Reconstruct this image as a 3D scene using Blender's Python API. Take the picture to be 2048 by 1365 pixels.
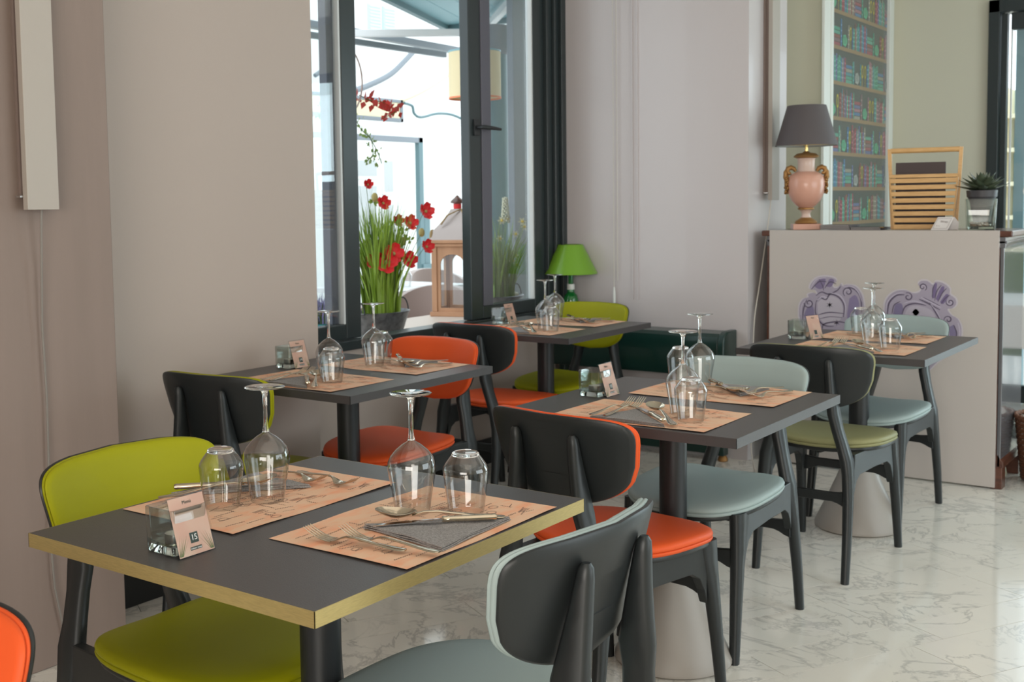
import bpy, math, random
from mathutils import Vector, Matrix, noise
from math import sin, cos, pi, radians, sqrt, hypot, atan2
random.seed(7)
S = bpy.context.scene
for o in list(bpy.data.objects): bpy.data.objects.remove(o)
C = S.collection

# ------------------------------------------------------------------ camera
cd = bpy.data.cameras.new('camera'); cam = bpy.data.objects.new('camera', cd); C.objects.link(cam)
F, CX, CY = 2298.73, 902.79, 578.44
YAW, PITCH, ROLL, CH = radians(126.99049), radians(4.22956), radians(-0.89235), 1.32722
fwd = Vector((cos(YAW)*cos(PITCH), sin(YAW)*cos(PITCH), -sin(PITCH)))
rt = Vector((sin(YAW), -cos(YAW), 0)); up = rt.cross(fwd)
r2 = cos(ROLL)*rt + sin(ROLL)*up; u2 = -sin(ROLL)*rt + cos(ROLL)*up
cam.matrix_world = Matrix(((r2.x, u2.x, -fwd.x, 0), (r2.y, u2.y, -fwd.y, 0), (r2.z, u2.z, -fwd.z, CH), (0, 0, 0, 1)))
cd.sensor_width = 36; cd.lens = F/2048*36
cd.shift_x = (1024-CX)/2048; cd.shift_y = (CY-682.5)/2048
cd.clip_start = .05; cd.clip_end = 200
cd.dof.use_dof = True; cd.dof.focus_distance = 2.3; cd.dof.aperture_fstop = 9
S.camera = cam
# ------------------------------------------------------------------ light, exposure
S.view_settings.view_transform = 'Standard'; S.view_settings.look = 'None'
S.view_settings.gamma = 1; S.view_settings.use_curve_mapping = False
S.view_settings.exposure = -0.12
w = bpy.data.worlds.new('sky'); S.world = w; w.use_nodes = True
bg = w.node_tree.nodes['Background']; bg.inputs[0].default_value = (.86, .95, 1.0, 1); bg.inputs[1].default_value = 2.9
def area(name, loc, target, sx, sy, power, col):
    l = bpy.data.lights.new(name, 'AREA'); l.shape = 'RECTANGLE'; l.size = sx; l.size_y = sy
    l.energy = power; l.color = col
    o = bpy.data.objects.new(name, l); C.objects.link(o); o.location = loc
    o.rotation_euler = (Vector(target)-Vector(loc)).to_track_quat('-Z', 'Y').to_euler()
    return o
area('daylight_right_window', (3.1, 3.6, 1.5), (-2, 3.2, .9), 3.4, 2.3, 42, (.84, .97, 1.0))
area('warm_front_fill', (.9, -2.85, 1.45), (-1.3, 3, .5), 3.0, 2.2, 150, (1.0, .90, .79))  # warm fill added behind the camera to brighten seats and floor
area('ceiling_glow', (-.3, 1.6, 2.95), (-.3, 1.61, 0), 2.6, 3.4, 17, (1.0, .88, .76))
area('ceiling_glow_back', (.6, 6.2, 2.95), (.6, 6.21, 0), 2.4, 2.4, 9, (1.0, .97, .88))
area('daylight_far_door', (.75, 7.8, 1.35), (-.6, 3.0, .6), 1.3, 2.2, 46, (.74, .95, 1.0))

# ------------------------------------------------------------------ mesh helpers
class MB:
    def __init__(s): s.v = []; s.f = []; s.m = []; s.c = []; s.mi = 0; s.col = None
    def add(s, vs, fs):
        b = len(s.v); s.v += [tuple(p) for p in vs]
        for f in fs: s.f.append(tuple(b+i for i in f)); s.m.append(s.mi); s.c.append(s.col)
        return s
    def box(s, a, b):
        x0, y0, z0 = a; x1, y1, z1 = b
        return s.add([(x0,y0,z0),(x1,y0,z0),(x1,y1,z0),(x0,y1,z0),(x0,y0,z1),(x1,y0,z1),(x1,y1,z1),(x0,y1,z1)],
              [(0,3,2,1),(4,5,6,7),(0,1,5,4),(1,2,6,5),(2,3,7,6),(3,0,4,7)])
    def cbox(s, c, d, M=None):
        c = Vector(c); vs = []
        for z in (-1,1):
            for x, y in ((-1,-1),(1,-1),(1,1),(-1,1)):
                p = Vector((x*d[0]/2, y*d[1]/2, z*d[2]/2)); vs.append((M @ p if M else p)+c)
        return s.add(vs, [(0,3,2,1),(4,5,6,7),(0,1,5,4),(1,2,6,5),(2,3,7,6),(3,0,4,7)])
    def rings(s, R, cap0=True, cap1=True, closed=True):
        n = len(R[0]); vs = [p for r in R for p in r]; fs = []
        for i in range(len(R)-1):
            for j in range(n if closed else n-1):
                k = (j+1) % n; fs.append((i*n+j, i*n+k, (i+1)*n+k, (i+1)*n+j))
        if cap0: fs.append(tuple(range(n-1,-1,-1)))
        if cap1: fs.append(tuple((len(R)-1)*n+j for j in range(n)))
        return s.add(vs, fs)
    def lathe(s, prof, n=32, c=(0,0,0), cap0=False, cap1=False):
        R = [[(c[0]+r*cos(2*pi*j/n), c[1]+r*sin(2*pi*j/n), c[2]+z) for j in range(n)] for r, z in prof]
        return s.rings(R, cap0, cap1)
    def cyl(s, c, r, h, n=24, r2=None):
        return s.lathe([(r,0),(r if r2 is None else r2,h)], n, c, True, True)
    def tube(s, pts, r, n=8, cap=True):
        pts = [Vector(p) for p in pts]; R = []; N = len(pts)
        rr = r if isinstance(r, (list,tuple)) else [r]*N
        t0 = (pts[1]-pts[0]).normalized()
        a = t0.orthogonal().normalized()
        for i in range(N):
            t = (pts[min(i+1,N-1)]-pts[max(i-1,0)])
            if t.length < 1e-9: t = t0
            t.normalize(); a = (a - t*a.dot(t)); a.normalize(); b = t.cross(a)
            R.append([pts[i]+rr[i]*(cos(2*pi*j/n)*a+sin(2*pi*j/n)*b) for j in range(n)])
        return s.rings(R, cap, cap)
    def prism(s, poly, f, t0, t1):      # poly in 2D, f(u,v,t)->3D
        n = len(poly); vs = [f(u,v,t0) for u,v in poly]+[f(u,v,t1) for u,v in poly]
        fs = [tuple(range(n-1,-1,-1)), tuple(range(n,2*n))]+[(i,(i+1)%n,n+(i+1)%n,n+i) for i in range(n)]
        return s.add(vs, fs)
    def sweep(s, path, n=4):            # path of (x,y,z,wx,wy): rectangular rounded section in the XY plane
        R = []
        for x,y,z,wx,wy in path:
            ch = .28*min(wx,wy)
            a, b = wx/2, wy/2
            R.append([(x+p, y+q, z) for p,q in ((-a+ch,-b),(a-ch,-b),(a,-b+ch),(a,b-ch),(a-ch,b),(-a+ch,b),(-a,b-ch),(-a,-b+ch))])
        return s.rings(R)
    def grid(s, nu, nv, f):
        vs = [f(i/nu, j/nv) for j in range(nv+1) for i in range(nu+1)]
        return s.add(vs, [(j*(nu+1)+i, j*(nu+1)+i+1, (j+1)*(nu+1)+i+1, (j+1)*(nu+1)+i) for j in range(nv) for i in range(nu)])
    def sphere(s, c, r, nu=16, nv=10, sc=(1,1,1)):
        R = [[(c[0]+sc[0]*r*sin(pi*i/nv)*cos(2*pi*j/nu), c[1]+sc[1]*r*sin(pi*i/nv)*sin(2*pi*j/nu), c[2]-sc[2]*r*cos(pi*i/nv)) for j in range(nu)] for i in range(1,nv)]
        return s.rings(R)
    def quad(s, *p): return s.add(p, [tuple(range(len(p)))])
def mesh(name, mb, mats, smooth=35):
    me = bpy.data.meshes.new(name); me.from_pydata([tuple(p) for p in mb.v], [], mb.f)
    if not isinstance(mats, (list,tuple)): mats = [mats]
    for m in mats: me.materials.append(m)
    if len(mats) > 1: me.polygons.foreach_set('material_index', mb.m)
    if any(c is not None for c in mb.c):
        at = me.color_attributes.new('Col', 'FLOAT_COLOR', 'CORNER'); buf = []
        for p, c in zip(me.polygons, mb.c):
            for _ in range(p.loop_total): buf += [*(c or (1,1,1)), 1.0]
        at.data.foreach_set('color', buf)
    if smooth:
        me.polygons.foreach_set('use_smooth', [True]*len(me.polygons)); me.set_sharp_from_angle(angle=radians(smooth))
    me.validate(); me.update(); return me
def link(name, me, parent=None, loc=(0,0,0), rz=0):
    o = bpy.data.objects.new(name, me); C.objects.link(o); o.location = loc; o.rotation_euler = (0,0,rz)
    if parent: o.parent = parent
    return o
def obj(name, mb, mat, parent=None, smooth=35, bevel=0, seg=2, loc=(0,0,0), rz=0):
    o = link(name, mesh(name, mb, mat, smooth), parent, loc, rz)
    if bevel:
        m = o.modifiers.new('bevel', 'BEVEL'); m.width = bevel; m.segments = seg; m.limit_method = 'ANGLE'; m.angle_limit = radians(40)
        m.harden_normals = True
    return o
def tag(o, label, cat, group=None):
    o['label'] = label; o['category'] = cat
    if group: o['group'] = group
    return o
def thing(name, label, cat, loc=(0,0,0), rz=0, group=None):
    o = bpy.data.objects.new(name, None); C.objects.link(o); o.location = loc; o.rotation_euler = (0,0,rz); o.empty_display_size = .05
    return tag(o, label, cat, group)
def struct(name, mb, mat, parent=None, **k):
    o = obj(name, mb, mat, parent, **k)
    if not parent: o['kind'] = 'structure'
    return o
def kids(o): return [c for c in bpy.data.objects if c.parent == o]
def dup(o, loc, rz, label, group=None, sc=None, swap=None):
    def cp(a, par, d):
        b = a.copy(); C.objects.link(b)
        if par: b.parent = par
        for k in kids(a): cp(k, b, d+1)
        return b
    r = cp(o, None, 0); r.location = loc; r.rotation_euler = (0,0,rz); r['label'] = label
    if group: r['group'] = group
    if sc: r.scale = sc
    return r
def text(name, body, size, mat, parent, M, extrude=.0002, align='CENTER'):
    c = bpy.data.curves.new(name, 'FONT'); c.body = body; c.size = size; c.align_x = align; c.align_y = 'CENTER'; c.extrude = extrude
    c.resolution_u = 3
    o = bpy.data.objects.new(name, c); C.objects.link(o)
    me = bpy.data.meshes.new_from_object(o); bpy.data.objects.remove(o); me.name = name; me.materials.clear(); me.materials.append(mat)
    me.polygons.foreach_set('material_index', [0]*len(me.polygons))
    o = bpy.data.objects.new(name, me); C.objects.link(o)
    if parent: o.parent = parent
    o.matrix_local = M; return o

# ------------------------------------------------------------------ materials
def lin(r, g, b): return tuple((((c/255)+.055)/1.055)**2.4 if c > 10 else c/255/12.92 for c in (r,g,b))
def mat(name, col, rough=.5, metal=0, spec=.5, coat=0, bump=None, var=None, trans=0, ior=1.45, sheen=0, objrand=0, sub=0):
    m = bpy.data.materials.new(name); m.use_nodes = True; nt = m.node_tree; N = nt.nodes; L = nt.links
    p = N['Principled BSDF']; p.inputs['Base Color'].default_value = (*col, 1); p.inputs['Roughness'].default_value = rough
    p.inputs['Metallic'].default_value = metal; p.inputs['Specular IOR Level'].default_value = spec
    p.inputs['Coat Weight'].default_value = coat; p.inputs['Transmission Weight'].default_value = trans; p.inputs['IOR'].default_value = ior
    p.inputs['Sheen Weight'].default_value = sheen
    if sub: p.inputs['Subsurface Weight'].default_value = sub; p.inputs['Subsurface Radius'].default_value = (.01,.01,.005)
    tc = N.new('ShaderNodeTexCoord')
    if bump:   # (scale, strength, (sx,sy,sz), distance)
        mp = N.new('ShaderNodeMapping'); mp.inputs['Scale'].default_value = bump[2] if len(bump) > 2 else (1,1,1)
        nz = N.new('ShaderNodeTexNoise'); nz.inputs['Scale'].default_value = bump[0]; nz.inputs['Detail'].default_value = 4
        bp = N.new('ShaderNodeBump'); bp.inputs['Strength'].default_value = bump[1]; bp.inputs['Distance'].default_value = bump[3] if len(bump) > 3 else .002
        L.new(tc.outputs['Object'], mp.inputs[0]); L.new(mp.outputs[0], nz.inputs[0]); L.new(nz.outputs[0], bp.inputs['Height']); L.new(bp.outputs[0], p.inputs['Normal'])
    if var:    # (scale, other colour, lo, hi, (sx,sy,sz))
        mp = N.new('ShaderNodeMapping'); mp.inputs['Scale'].default_value = var[4] if len(var) > 4 else (1,1,1)
        nz = N.new('ShaderNodeTexNoise'); nz.inputs['Scale'].default_value = var[0]; nz.inputs['Detail'].default_value = 5
        rp = N.new('ShaderNodeValToRGB'); e = rp.color_ramp.elements
        e[0].position = var[2]; e[0].color = (*col,1); e[1].position = var[3]; e[1].color = (*var[1],1)
        L.new(tc.outputs['Object'], mp.inputs[0]); L.new(mp.outputs[0], nz.inputs[0]); L.new(nz.outputs[0], rp.inputs[0]); L.new(rp.outputs[0], p.inputs['Base Color'])
    return m
def colmat(name, rough=.5, coat=0):
    m = bpy.data.materials.new(name); m.use_nodes = True; N = m.node_tree.nodes
    p = N['Principled BSDF']; p.inputs['Roughness'].default_value = rough; p.inputs['Coat Weight'].default_value = coat
    a = N.new('ShaderNodeVertexColor'); a.layer_name = 'Col'; m.node_tree.links.new(a.outputs[0], p.inputs['Base Color']); return m
def thinglass(name, tint=(.97,.985,.98), k=2.0, edge=.55, rough=0.0):
    m = bpy.data.materials.new(name); m.use_nodes = True; nt = m.node_tree; N = nt.nodes; L = nt.links
    N.remove(N['Principled BSDF']); out = N['Material Output']
    fr = N.new('ShaderNodeFresnel'); ge = N.new('ShaderNodeNewGeometry'); mr = N.new('ShaderNodeMapRange')
    mr.inputs['To Min'].default_value = 1.5; mr.inputs['To Max'].default_value = 1/1.5
    L.new(ge.outputs['Backfacing'], mr.inputs['Value']); L.new(mr.outputs[0], fr.inputs[0])
    mu = N.new('ShaderNodeMath'); mu.operation = 'MULTIPLY'; mu.use_clamp = True; mu.inputs[1].default_value = k
    tr = N.new('ShaderNodeBsdfTransparent'); gl = N.new('ShaderNodeBsdfGlossy'); gl.inputs['Roughness'].default_value = rough
    lw = N.new('ShaderNodeLayerWeight'); lw.inputs[0].default_value = .25
    mc = N.new('ShaderNodeMixRGB'); mc.inputs[1].default_value = (*tint,1); mc.inputs[2].default_value = (tint[0]*edge, tint[1]*edge, tint[2]*edge, 1)
    mx = N.new('ShaderNodeMixShader')
    L.new(fr.outputs[0], mu.inputs[0]); L.new(mu.outputs[0], mx.inputs[0]); L.new(lw.outputs['Facing'], mc.inputs[0]); L.new(mc.outputs[0], tr.inputs[0])
    L.new(tr.outputs[0], mx.inputs[1]); L.new(gl.outputs[0], mx.inputs[2]); L.new(mx.outputs[0], out.inputs[0]); return m
def marble():
    m = bpy.data.materials.new('white_marble'); m.use_nodes = True; nt = m.node_tree; N = nt.nodes; L = nt.links
    p = N['Principled BSDF']; p.inputs['Roughness'].default_value = .085
    g = N.new('ShaderNodeNewGeometry'); oi = N.new('ShaderNodeObjectInfo')
    sc = N.new('ShaderNodeVectorMath'); sc.operation = 'SCALE'; sc.inputs[0].default_value = (3.1,1.7,5.3)
    ad = N.new('ShaderNodeVectorMath'); ad.operation = 'ADD'
    L.new(oi.outputs['Random'], sc.inputs['Scale']); L.new(g.outputs['Position'], ad.inputs[0]); L.new(sc.outputs[0], ad.inputs[1])
    nz = N.new('ShaderNodeTexNoise'); nz.inputs['Scale'].default_value = 3.0; nz.inputs['Detail'].default_value = 6; nz.inputs['Distortion'].default_value = .8
    L.new(ad.outputs[0], nz.inputs[0])
    def vein(scale, w, dist):
        n = N.new('ShaderNodeTexNoise'); n.inputs['Scale'].default_value = scale; n.inputs['Detail'].default_value = 7; n.inputs['Roughness'].default_value = .62; n.inputs['Distortion'].default_value = dist
        L.new(ad.outputs[0], n.inputs[0])
        s = N.new('ShaderNodeMath'); s.operation = 'SUBTRACT'; s.inputs[1].default_value = .5; L.new(n.outputs[0], s.inputs[0])
        a = N.new('ShaderNodeMath'); a.operation = 'ABSOLUTE'; L.new(s.outputs[0], a.inputs[0])
        r = N.new('ShaderNodeMapRange'); r.inputs['From Min'].default_value = 0; r.inputs['From Max'].default_value = w; r.inputs['To Min'].default_value = 1; r.inputs['To Max'].default_value = 0
        L.new(a.outputs[0], r.inputs['Value']); return r.outputs[0]
    v1 = vein(1.5, .016, 1.2); v2 = vein(4.0, .022, .7)
    ms = N.new('ShaderNodeMapRange'); ms.inputs['From Min'].default_value = .42; ms.inputs['From Max'].default_value = .62; L.new(nz.outputs[0], ms.inputs['Value'])
    m2 = N.new('ShaderNodeMath'); m2.operation = 'MULTIPLY'; L.new(v2, m2.inputs[0]); L.new(ms.outputs[0], m2.inputs[1])
    mx = N.new('ShaderNodeMath'); mx.operation = 'MAXIMUM'; L.new(v1, mx.inputs[0]); L.new(m2.outputs[0], mx.inputs[1])
    mm = N.new('ShaderNodeMath'); mm.operation = 'MULTIPLY'; mm.inputs[1].default_value = .42; L.new(mx.outputs[0], mm.inputs[0])
    c1 = N.new('ShaderNodeMixRGB'); c1.inputs[1].default_value = (.79,.75,.67,1); c1.inputs[2].default_value = (.69,.67,.62,1); L.new(nz.outputs[0], c1.inputs[0])
    c2 = N.new('ShaderNodeMixRGB'); c2.inputs[2].default_value = (.20,.20,.20,1); L.new(mm.outputs[0], c2.inputs[0]); L.new(c1.outputs[0], c2.inputs[1])
    L.new(c2.outputs[0], p.inputs['Base Color']); return m
M = {}
M['marble'] = marble()
M['joint'] = mat('floor_joint', (.22,.20,.18), .8)
M['wall'] = mat('mauve_wall_paint', (.425,.358,.318), .65, bump=(60,.15,(1,1,.15),.001))
M['pillar'] = mat('taupe_pillar_paint', (.252,.190,.162), .62, bump=(40,.35,(2,2,.12),.0012), var=(3,(.225,.170,.144),.35,.7,(3,3,.3)))
M['satin'] = mat('satin_white_paint', (.56,.515,.515), .30, coat=.15, bump=(1.6,.25,(1,1,.25),.02))
M['panel'] = mat('glossy_panel', (.50,.455,.425), .22, coat=.2, bump=(1.2,.2,(1,1,.3),.02))
M['farwall'] = mat('sage_beige_paint', (.62,.60,.49), .6)
M['white'] = mat('white_trim_paint', (.72,.74,.70), .4)
M['ceil'] = mat('ceiling_white', (.75,.73,.70), .8)
M['frame'] = mat('anthracite_window_frame', (.025,.034,.036), .32)
M['frame2'] = mat('grey_frame_edge', (.10,.10,.125), .35)
M['bead'] = mat('pale_glazing_bead', (.62,.64,.64), .3)
M['skirt'] = mat('black_skirting', (.008,.008,.008), .4)
M['black'] = mat('black_stained_wood', (.015,.018,.019), .40, bump=(90,.12,(1,1,.2),.0006))
M['column'] = mat('black_column_metal', (.016,.018,.020), .38)
M['top'] = mat('anthracite_laminate', (.060,.055,.056), .36, bump=(420,.45,(1,1,1),.0008))
M['gold'] = mat('brushed_gold_edge', (.52,.41,.17), .36, .55, bump=(60,.3,(1,1,14),.0006), var=(30,(.44,.35,.145),.35,.65,(2,2,25)))
M['cone'] = mat('grey_cast_base', (.34,.31,.28), .45)
def leather(n, c): return mat(n, c, .50, bump=(260,.10,(1,1,1),.0004), spec=.22)
M['lime'] = leather('lime_leather', (.29,.29,.003)); M['orange'] = leather('orange_leather', (.70,.095,.022))
M['blue'] = leather('pale_blue_leather', (.33,.405,.40)); M['olive'] = leather('olive_leather', (.26,.255,.125))
M['kraft'] = mat('kraft_placemat_paper', (.72,.47,.315), .7, bump=(500,.2,(1,.15,1),.0004), var=(11,(.76,.36,.21),.46,.66,(1,2.4,1)))
M['ink'] = mat('faded_ink', (.13,.085,.075), .7); M['ink2'] = mat('pale_print', (.60,.50,.33), .7)
M['napkin'] = mat('grey_paper_napkin', (.19,.182,.18), .85, bump=(900,.5,(1,1,1),.0004), var=(400,(.30,.29,.285),.4,.6))
M['silver'] = mat('silver_plate', (.60,.52,.40), .15, 1); M['blade'] = mat('steel_blade', (.55,.56,.58), .14, 1)
M['bowl'] = thinglass('thin_glass', (.975,.985,.985), 2.6, .30); M['pane'] = thinglass('window_pane', (.93,.96,.97), 1.6, .8)
M['glass'] = mat('solid_glass', (.97,.99,.98), 0.0, trans=1, ior=1.48)
M['vglass'] = thinglass('votive_glass', (.90,.95,.93), 2.2, .5)
M['acrylic'] = thinglass('acrylic_sheet', (.98,.985,.985), .06, .8)
M['wax'] = mat('tealight_wax', (.78,.74,.68), .5, sub=.1); M['alu'] = mat('tealight_aluminium', (.6,.6,.6), .3, 1)
M['card'] = mat('peach_menu_card', (.60,.36,.28), .55, var=(18,(.66,.47,.37),.4,.65)); M['cardgreen'] = mat('dark_green_print', (.035,.055,.045), .6)
M['cardwhite'] = mat('white_print', (.8,.8,.78), .6); M['cream'] = mat('cream_paper', (.68,.64,.62), .6)
M['green'] = mat('dark_green_gloss_paint', (.006,.030,.024), .28, coat=.3)
M['shadegreen'] = mat('green_lampshade', (.16,.34,.02), .35, coat=.3); M['bottle'] = mat('green_bottle_glass', (.02,.30,.06), .05, trans=.6, coat=.3)
M['shadegrey'] = mat('grey_brown_lampshade', (.085,.072,.075), .6, bump=(300,.2)); M['shadein'] = mat('lampshade_lining', (.45,.46,.43), .7)
M['vase'] = mat('salmon_ceramic', (.62,.33,.245), .30, coat=.2, var=(6,(.56,.29,.21),.4,.7)); M['vasepale'] = mat('pale_ceramic_neck', (.60,.44,.37), .35, coat=.2)
M['vgold'] = mat('antique_gold', (.33,.17,.055), .4, .5, bump=(70,.5,(1,1,1),.004)); M['brass'] = mat('polished_brass', (.7,.5,.2), .2, 1)
M['bamboo'] = mat('bamboo_wood', (.62,.37,.155), .42, var=(20,(.54,.31,.12),.4,.7,(1,1,8))); M['brown'] = mat('dark_brown_cover', (.055,.036,.034), .55)
M['oldwood'] = mat('old_dark_wood', (.13,.05,.03), .3, coat=.4, var=(8,(.06,.022,.015),.35,.7,(1,1,6)))
M['varn'] = mat('varnished_side_panel', (.115,.115,.125), .17, coat=.7)
M['wicker'] = mat('brown_wicker', (.17,.07,.035), .5); M['pot'] = mat('dark_plastic_pot', (.05,.047,.052), .45)
M['succ'] = mat('dark_succulent_leaf', (.045,.065,.042), .3, coat=.2, var=(25,(.08,.10,.06),.4,.7)); M['pebble'] = mat('brown_pebble', (.28,.16,.11), .6)
M['cord'] = mat('grey_fabric_cord', (.22,.20,.18), .6); M['cordw'] = mat('white_cord', (.6,.56,.5), .5)
M['lampbox'] = mat('painted_lamp_box', (.40,.36,.32), .5); M['lampside'] = mat('lamp_back_plate', (.20,.15,.13), .6)
M['leaf'] = mat('grass_green_leaf', (.21,.33,.035), .45); M['leaf2'] = mat('dark_stem_green', (.07,.13,.02), .5); M['leafp'] = mat('pale_green_leaf', (.26,.38,.12), .5)
M['poppy'] = mat('red_silk_petal', (.66,.008,.014), .5, sheen=.3); M['bud'] = mat('poppy_bud_green', (.34,.28,.10), .6); M['buttery'] = mat('yellow_flower_heart', (.85,.6,.05), .6)
M['petalw'] = mat('white_silk_petal', (.8,.78,.6), .6); M['zinc'] = mat('galvanised_zinc', (.20,.21,.22), .38, .8, var=(30,(.11,.115,.12),.4,.65))
M['lwood'] = mat('lantern_pale_wood', (.46,.25,.14), .6, var=(12,(.38,.20,.11),.4,.7,(1,1,.2))); M['lmetal'] = mat('lantern_tin_roof', (.36,.31,.29), .38, .35)
M['velvet'] = mat('taupe_velvet', (.36,.27,.24), .85, sheen=.6); M['rope'] = mat('jute_rope', (.3,.2,.09), .8)
M['teal'] = mat('teal_painted_steel', (.13,.22,.24), .4); M['tealroof'] = mat('teal_awning_board', (.22,.42,.47), .4)
M['render'] = mat('white_house_render', (.85,.86,.84), .8); M['palewin'] = mat('pale_far_window', (.50,.53,.53), .4); M['pshut'] = mat('pale_green_shutter', (.55,.75,.72), .5)
M['canvas'] = mat('cream_canvas', (.80,.72,.50), .7); M['greybeam'] = mat('grey_steel_beam', (.22,.25,.28), .4); M['whitebeam'] = mat('white_steel_beam', (.80,.80,.80), .4)
M['shade_o'] = mat('cream_drum_shade', (.74,.63,.40), .7, sub=0); M['redleaf'] = mat('red_autumn_leaf', (.55,.05,.04), .5); M['orangetrim'] = mat('orange_trim', (.8,.25,.12), .6)
M['tabwhite'] = mat('white_table_cloth', (.8,.8,.8), .6); M['marbleledge'] = mat('pale_stone_ledge', (.62,.52,.45), .5); M['ground'] = mat('terrace_paving', (.5,.5,.48), .7)
M['print'] = colmat('printed_wallpaper', .25, .4); M['sticker'] = colmat('printed_sticker', .45); M['blind'] = mat('white_roller_blind', (.64,.60,.61), .4)
M['aqua'] = mat('aqua_ceramic', (.15,.5,.5), .3); M['lav'] = mat('lavender_flower', (.25,.22,.42), .7)
M['bluepost'] = mat('pale_blue_paint', (.30,.44,.48), .4)
# ------------------------------------------------------------------ floor
floor = struct('floor', MB().box((-3.5,-3,-.06),(3.2,8.15,-.010)), M['joint'], smooth=0)
TH = radians(61); N1 = (-sin(TH), cos(TH)); N2 = (cos(TH), sin(TH))
tile_me = {}
rest = MB(); rnd = random.Random(3); ntile = 0
edges = []
for k in range(-22, 16): edges += [2.479+.394*k, 2.627+.394*k]
edges.sort()
for a, b in zip(edges, edges[1:]):
    wd = b-a; off = rnd.uniform(0,.6)
    for i in range(-10, 18):
        u0 = i*.6+off; u1 = u0+.6; uc, vc = (u0+u1)/2, (a+b)/2
        x = N2[0]*uc+N1[0]*vc; y = N2[1]*uc+N1[1]*vc
        if not (-3.45 < x < 3.1 and -2.95 < y < 8.1): continue
        vis = -3.35 < x < .75 and 1.3 < y < 7.9 and y > -.9*x - .4
        hw, hl = wd/2-.0011, .3-.0011
        if vis and ntile < 290:
            key = round(wd,3)
            if key not in tile_me: tile_me[key] = mesh('marble_tile', MB().box((-hl,-hw,-.010),(hl,hw,0)), M['marble'], 0)
            link('marble_tile', tile_me[key], floor, (x,y,0), TH); ntile += 1
        else:
            R = Matrix.Rotation(TH, 3, 'Z'); rest.cbox((x,y,-.005),(2*hl,2*hw,.010), R)
if rest.f:
    o = obj('marble_tile_field', rest, M['marble'], floor, smooth=0); o['kind'] = 'stuff'
# ------------------------------------------------------------------ walls
struct('wall_pillar', MB().box((-3.5,-3,0),(-2.90,2.155,3)), M['pillar'], bevel=.004)
struct('wall_left', MB().box((-3.5,2.155,0),(-3.14,3.29,3)), M['wall'], bevel=.003)
struct('wall_window', MB().box((-3.5,3.29,0),(-3.36,5.51,.70)), M['wall'], smooth=0)
struct('wall_lintel', MB().box((-3.5,3.29,2.80),(-3.36,5.51,3)), M['wall'], smooth=0)
struct('wall_back', MB().box((-3.5,5.51,0),(-2.28,6.02,3)), M['satin'], smooth=0)
struct('wall_niche', MB().box((-3.5,6.02,0),(-2.62,6.64,3)), M['farwall'], smooth=0)
struct('wall_bookcase', MB().box((-3.5,6.64,0),(-2.28,7.95,3)), M['farwall'], smooth=0)
struct('wall_far', MB().box((-3.5,7.95,0),(-1.69,8.15,3)).box((1.45,7.95,0),(3.2,8.15,3)).box((-1.69,7.95,2.55),(1.45,8.15,3)), M['farwall'], smooth=0)
struct('wall_right', MB().box((3.2,-3,0),(3.4,1.8,3)).box((3.2,5.5,0),(3.4,8.15,3)).box((3.2,1.8,0),(3.4,5.5,.35)).box((3.2,1.8,2.7),(3.4,5.5,3)), M['farwall'], smooth=0)
struct('wall_front', MB().box((-3.5,-3.2,0),(-.7,-3,3)).box((2.4,-3.2,0),(3.4,-3,3)).box((-.7,-3.2,2.6),(2.4,-3,3)).box((-.7,-3.2,0),(2.4,-3,.6)), M['wall'], smooth=0)
struct('ceiling', MB().box((-3.5,-3.2,3.0),(3.4,8.15,3.12)), M['ceil'], smooth=0)
struct('baseboard_left', MB().box((-3.14,2.155,0),(-3.122,3.29,.13)), M['skirt'], bevel=.003)
struct('baseboard_window', MB().box((-3.36,3.29,0),(-3.342,5.51,.13)), M['skirt'], bevel=.003)
# bookcase wallpaper panel and its trim
struct('trim_1', MB().box((-2.28,6.555,0),(-2.262,6.655,3)), M['white'], bevel=.003)
struct('trim_2', MB().box((-2.28,6.655,0),(-2.255,6.69,3)), M['white'], bevel=.003)
struct('trim_3', MB().box((-2.28,7.775,0),(-2.255,7.86,3)), M['white'], bevel=.003)
wp = MB(); rw = random.Random(11); X = -2.276
def q(y0,z0,y1,z1,c,d=0): 
    wp.col = tuple(.72*v+.045*k_ for v,k_ in zip(c,(1,1.3,1.35))); wp.add([(X+d,y0,z0),(X+d,y1,z0),(X+d,y1,z1),(X+d,y0,z1)], [(0,1,2,3)])  # pale grey-teal reflection haze mixed into the print colours
q(6.69,.12,7.775,2.99,(.018,.032,.034))
PAL = [(.30,.03,.06),(.04,.16,.34),(.04,.30,.20),(.20,.10,.12),(.35,.14,.18),(.05,.25,.30),(.24,.05,.04),(.10,.12,.30),(.30,.28,.22),(.08,.35,.25)]
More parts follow.
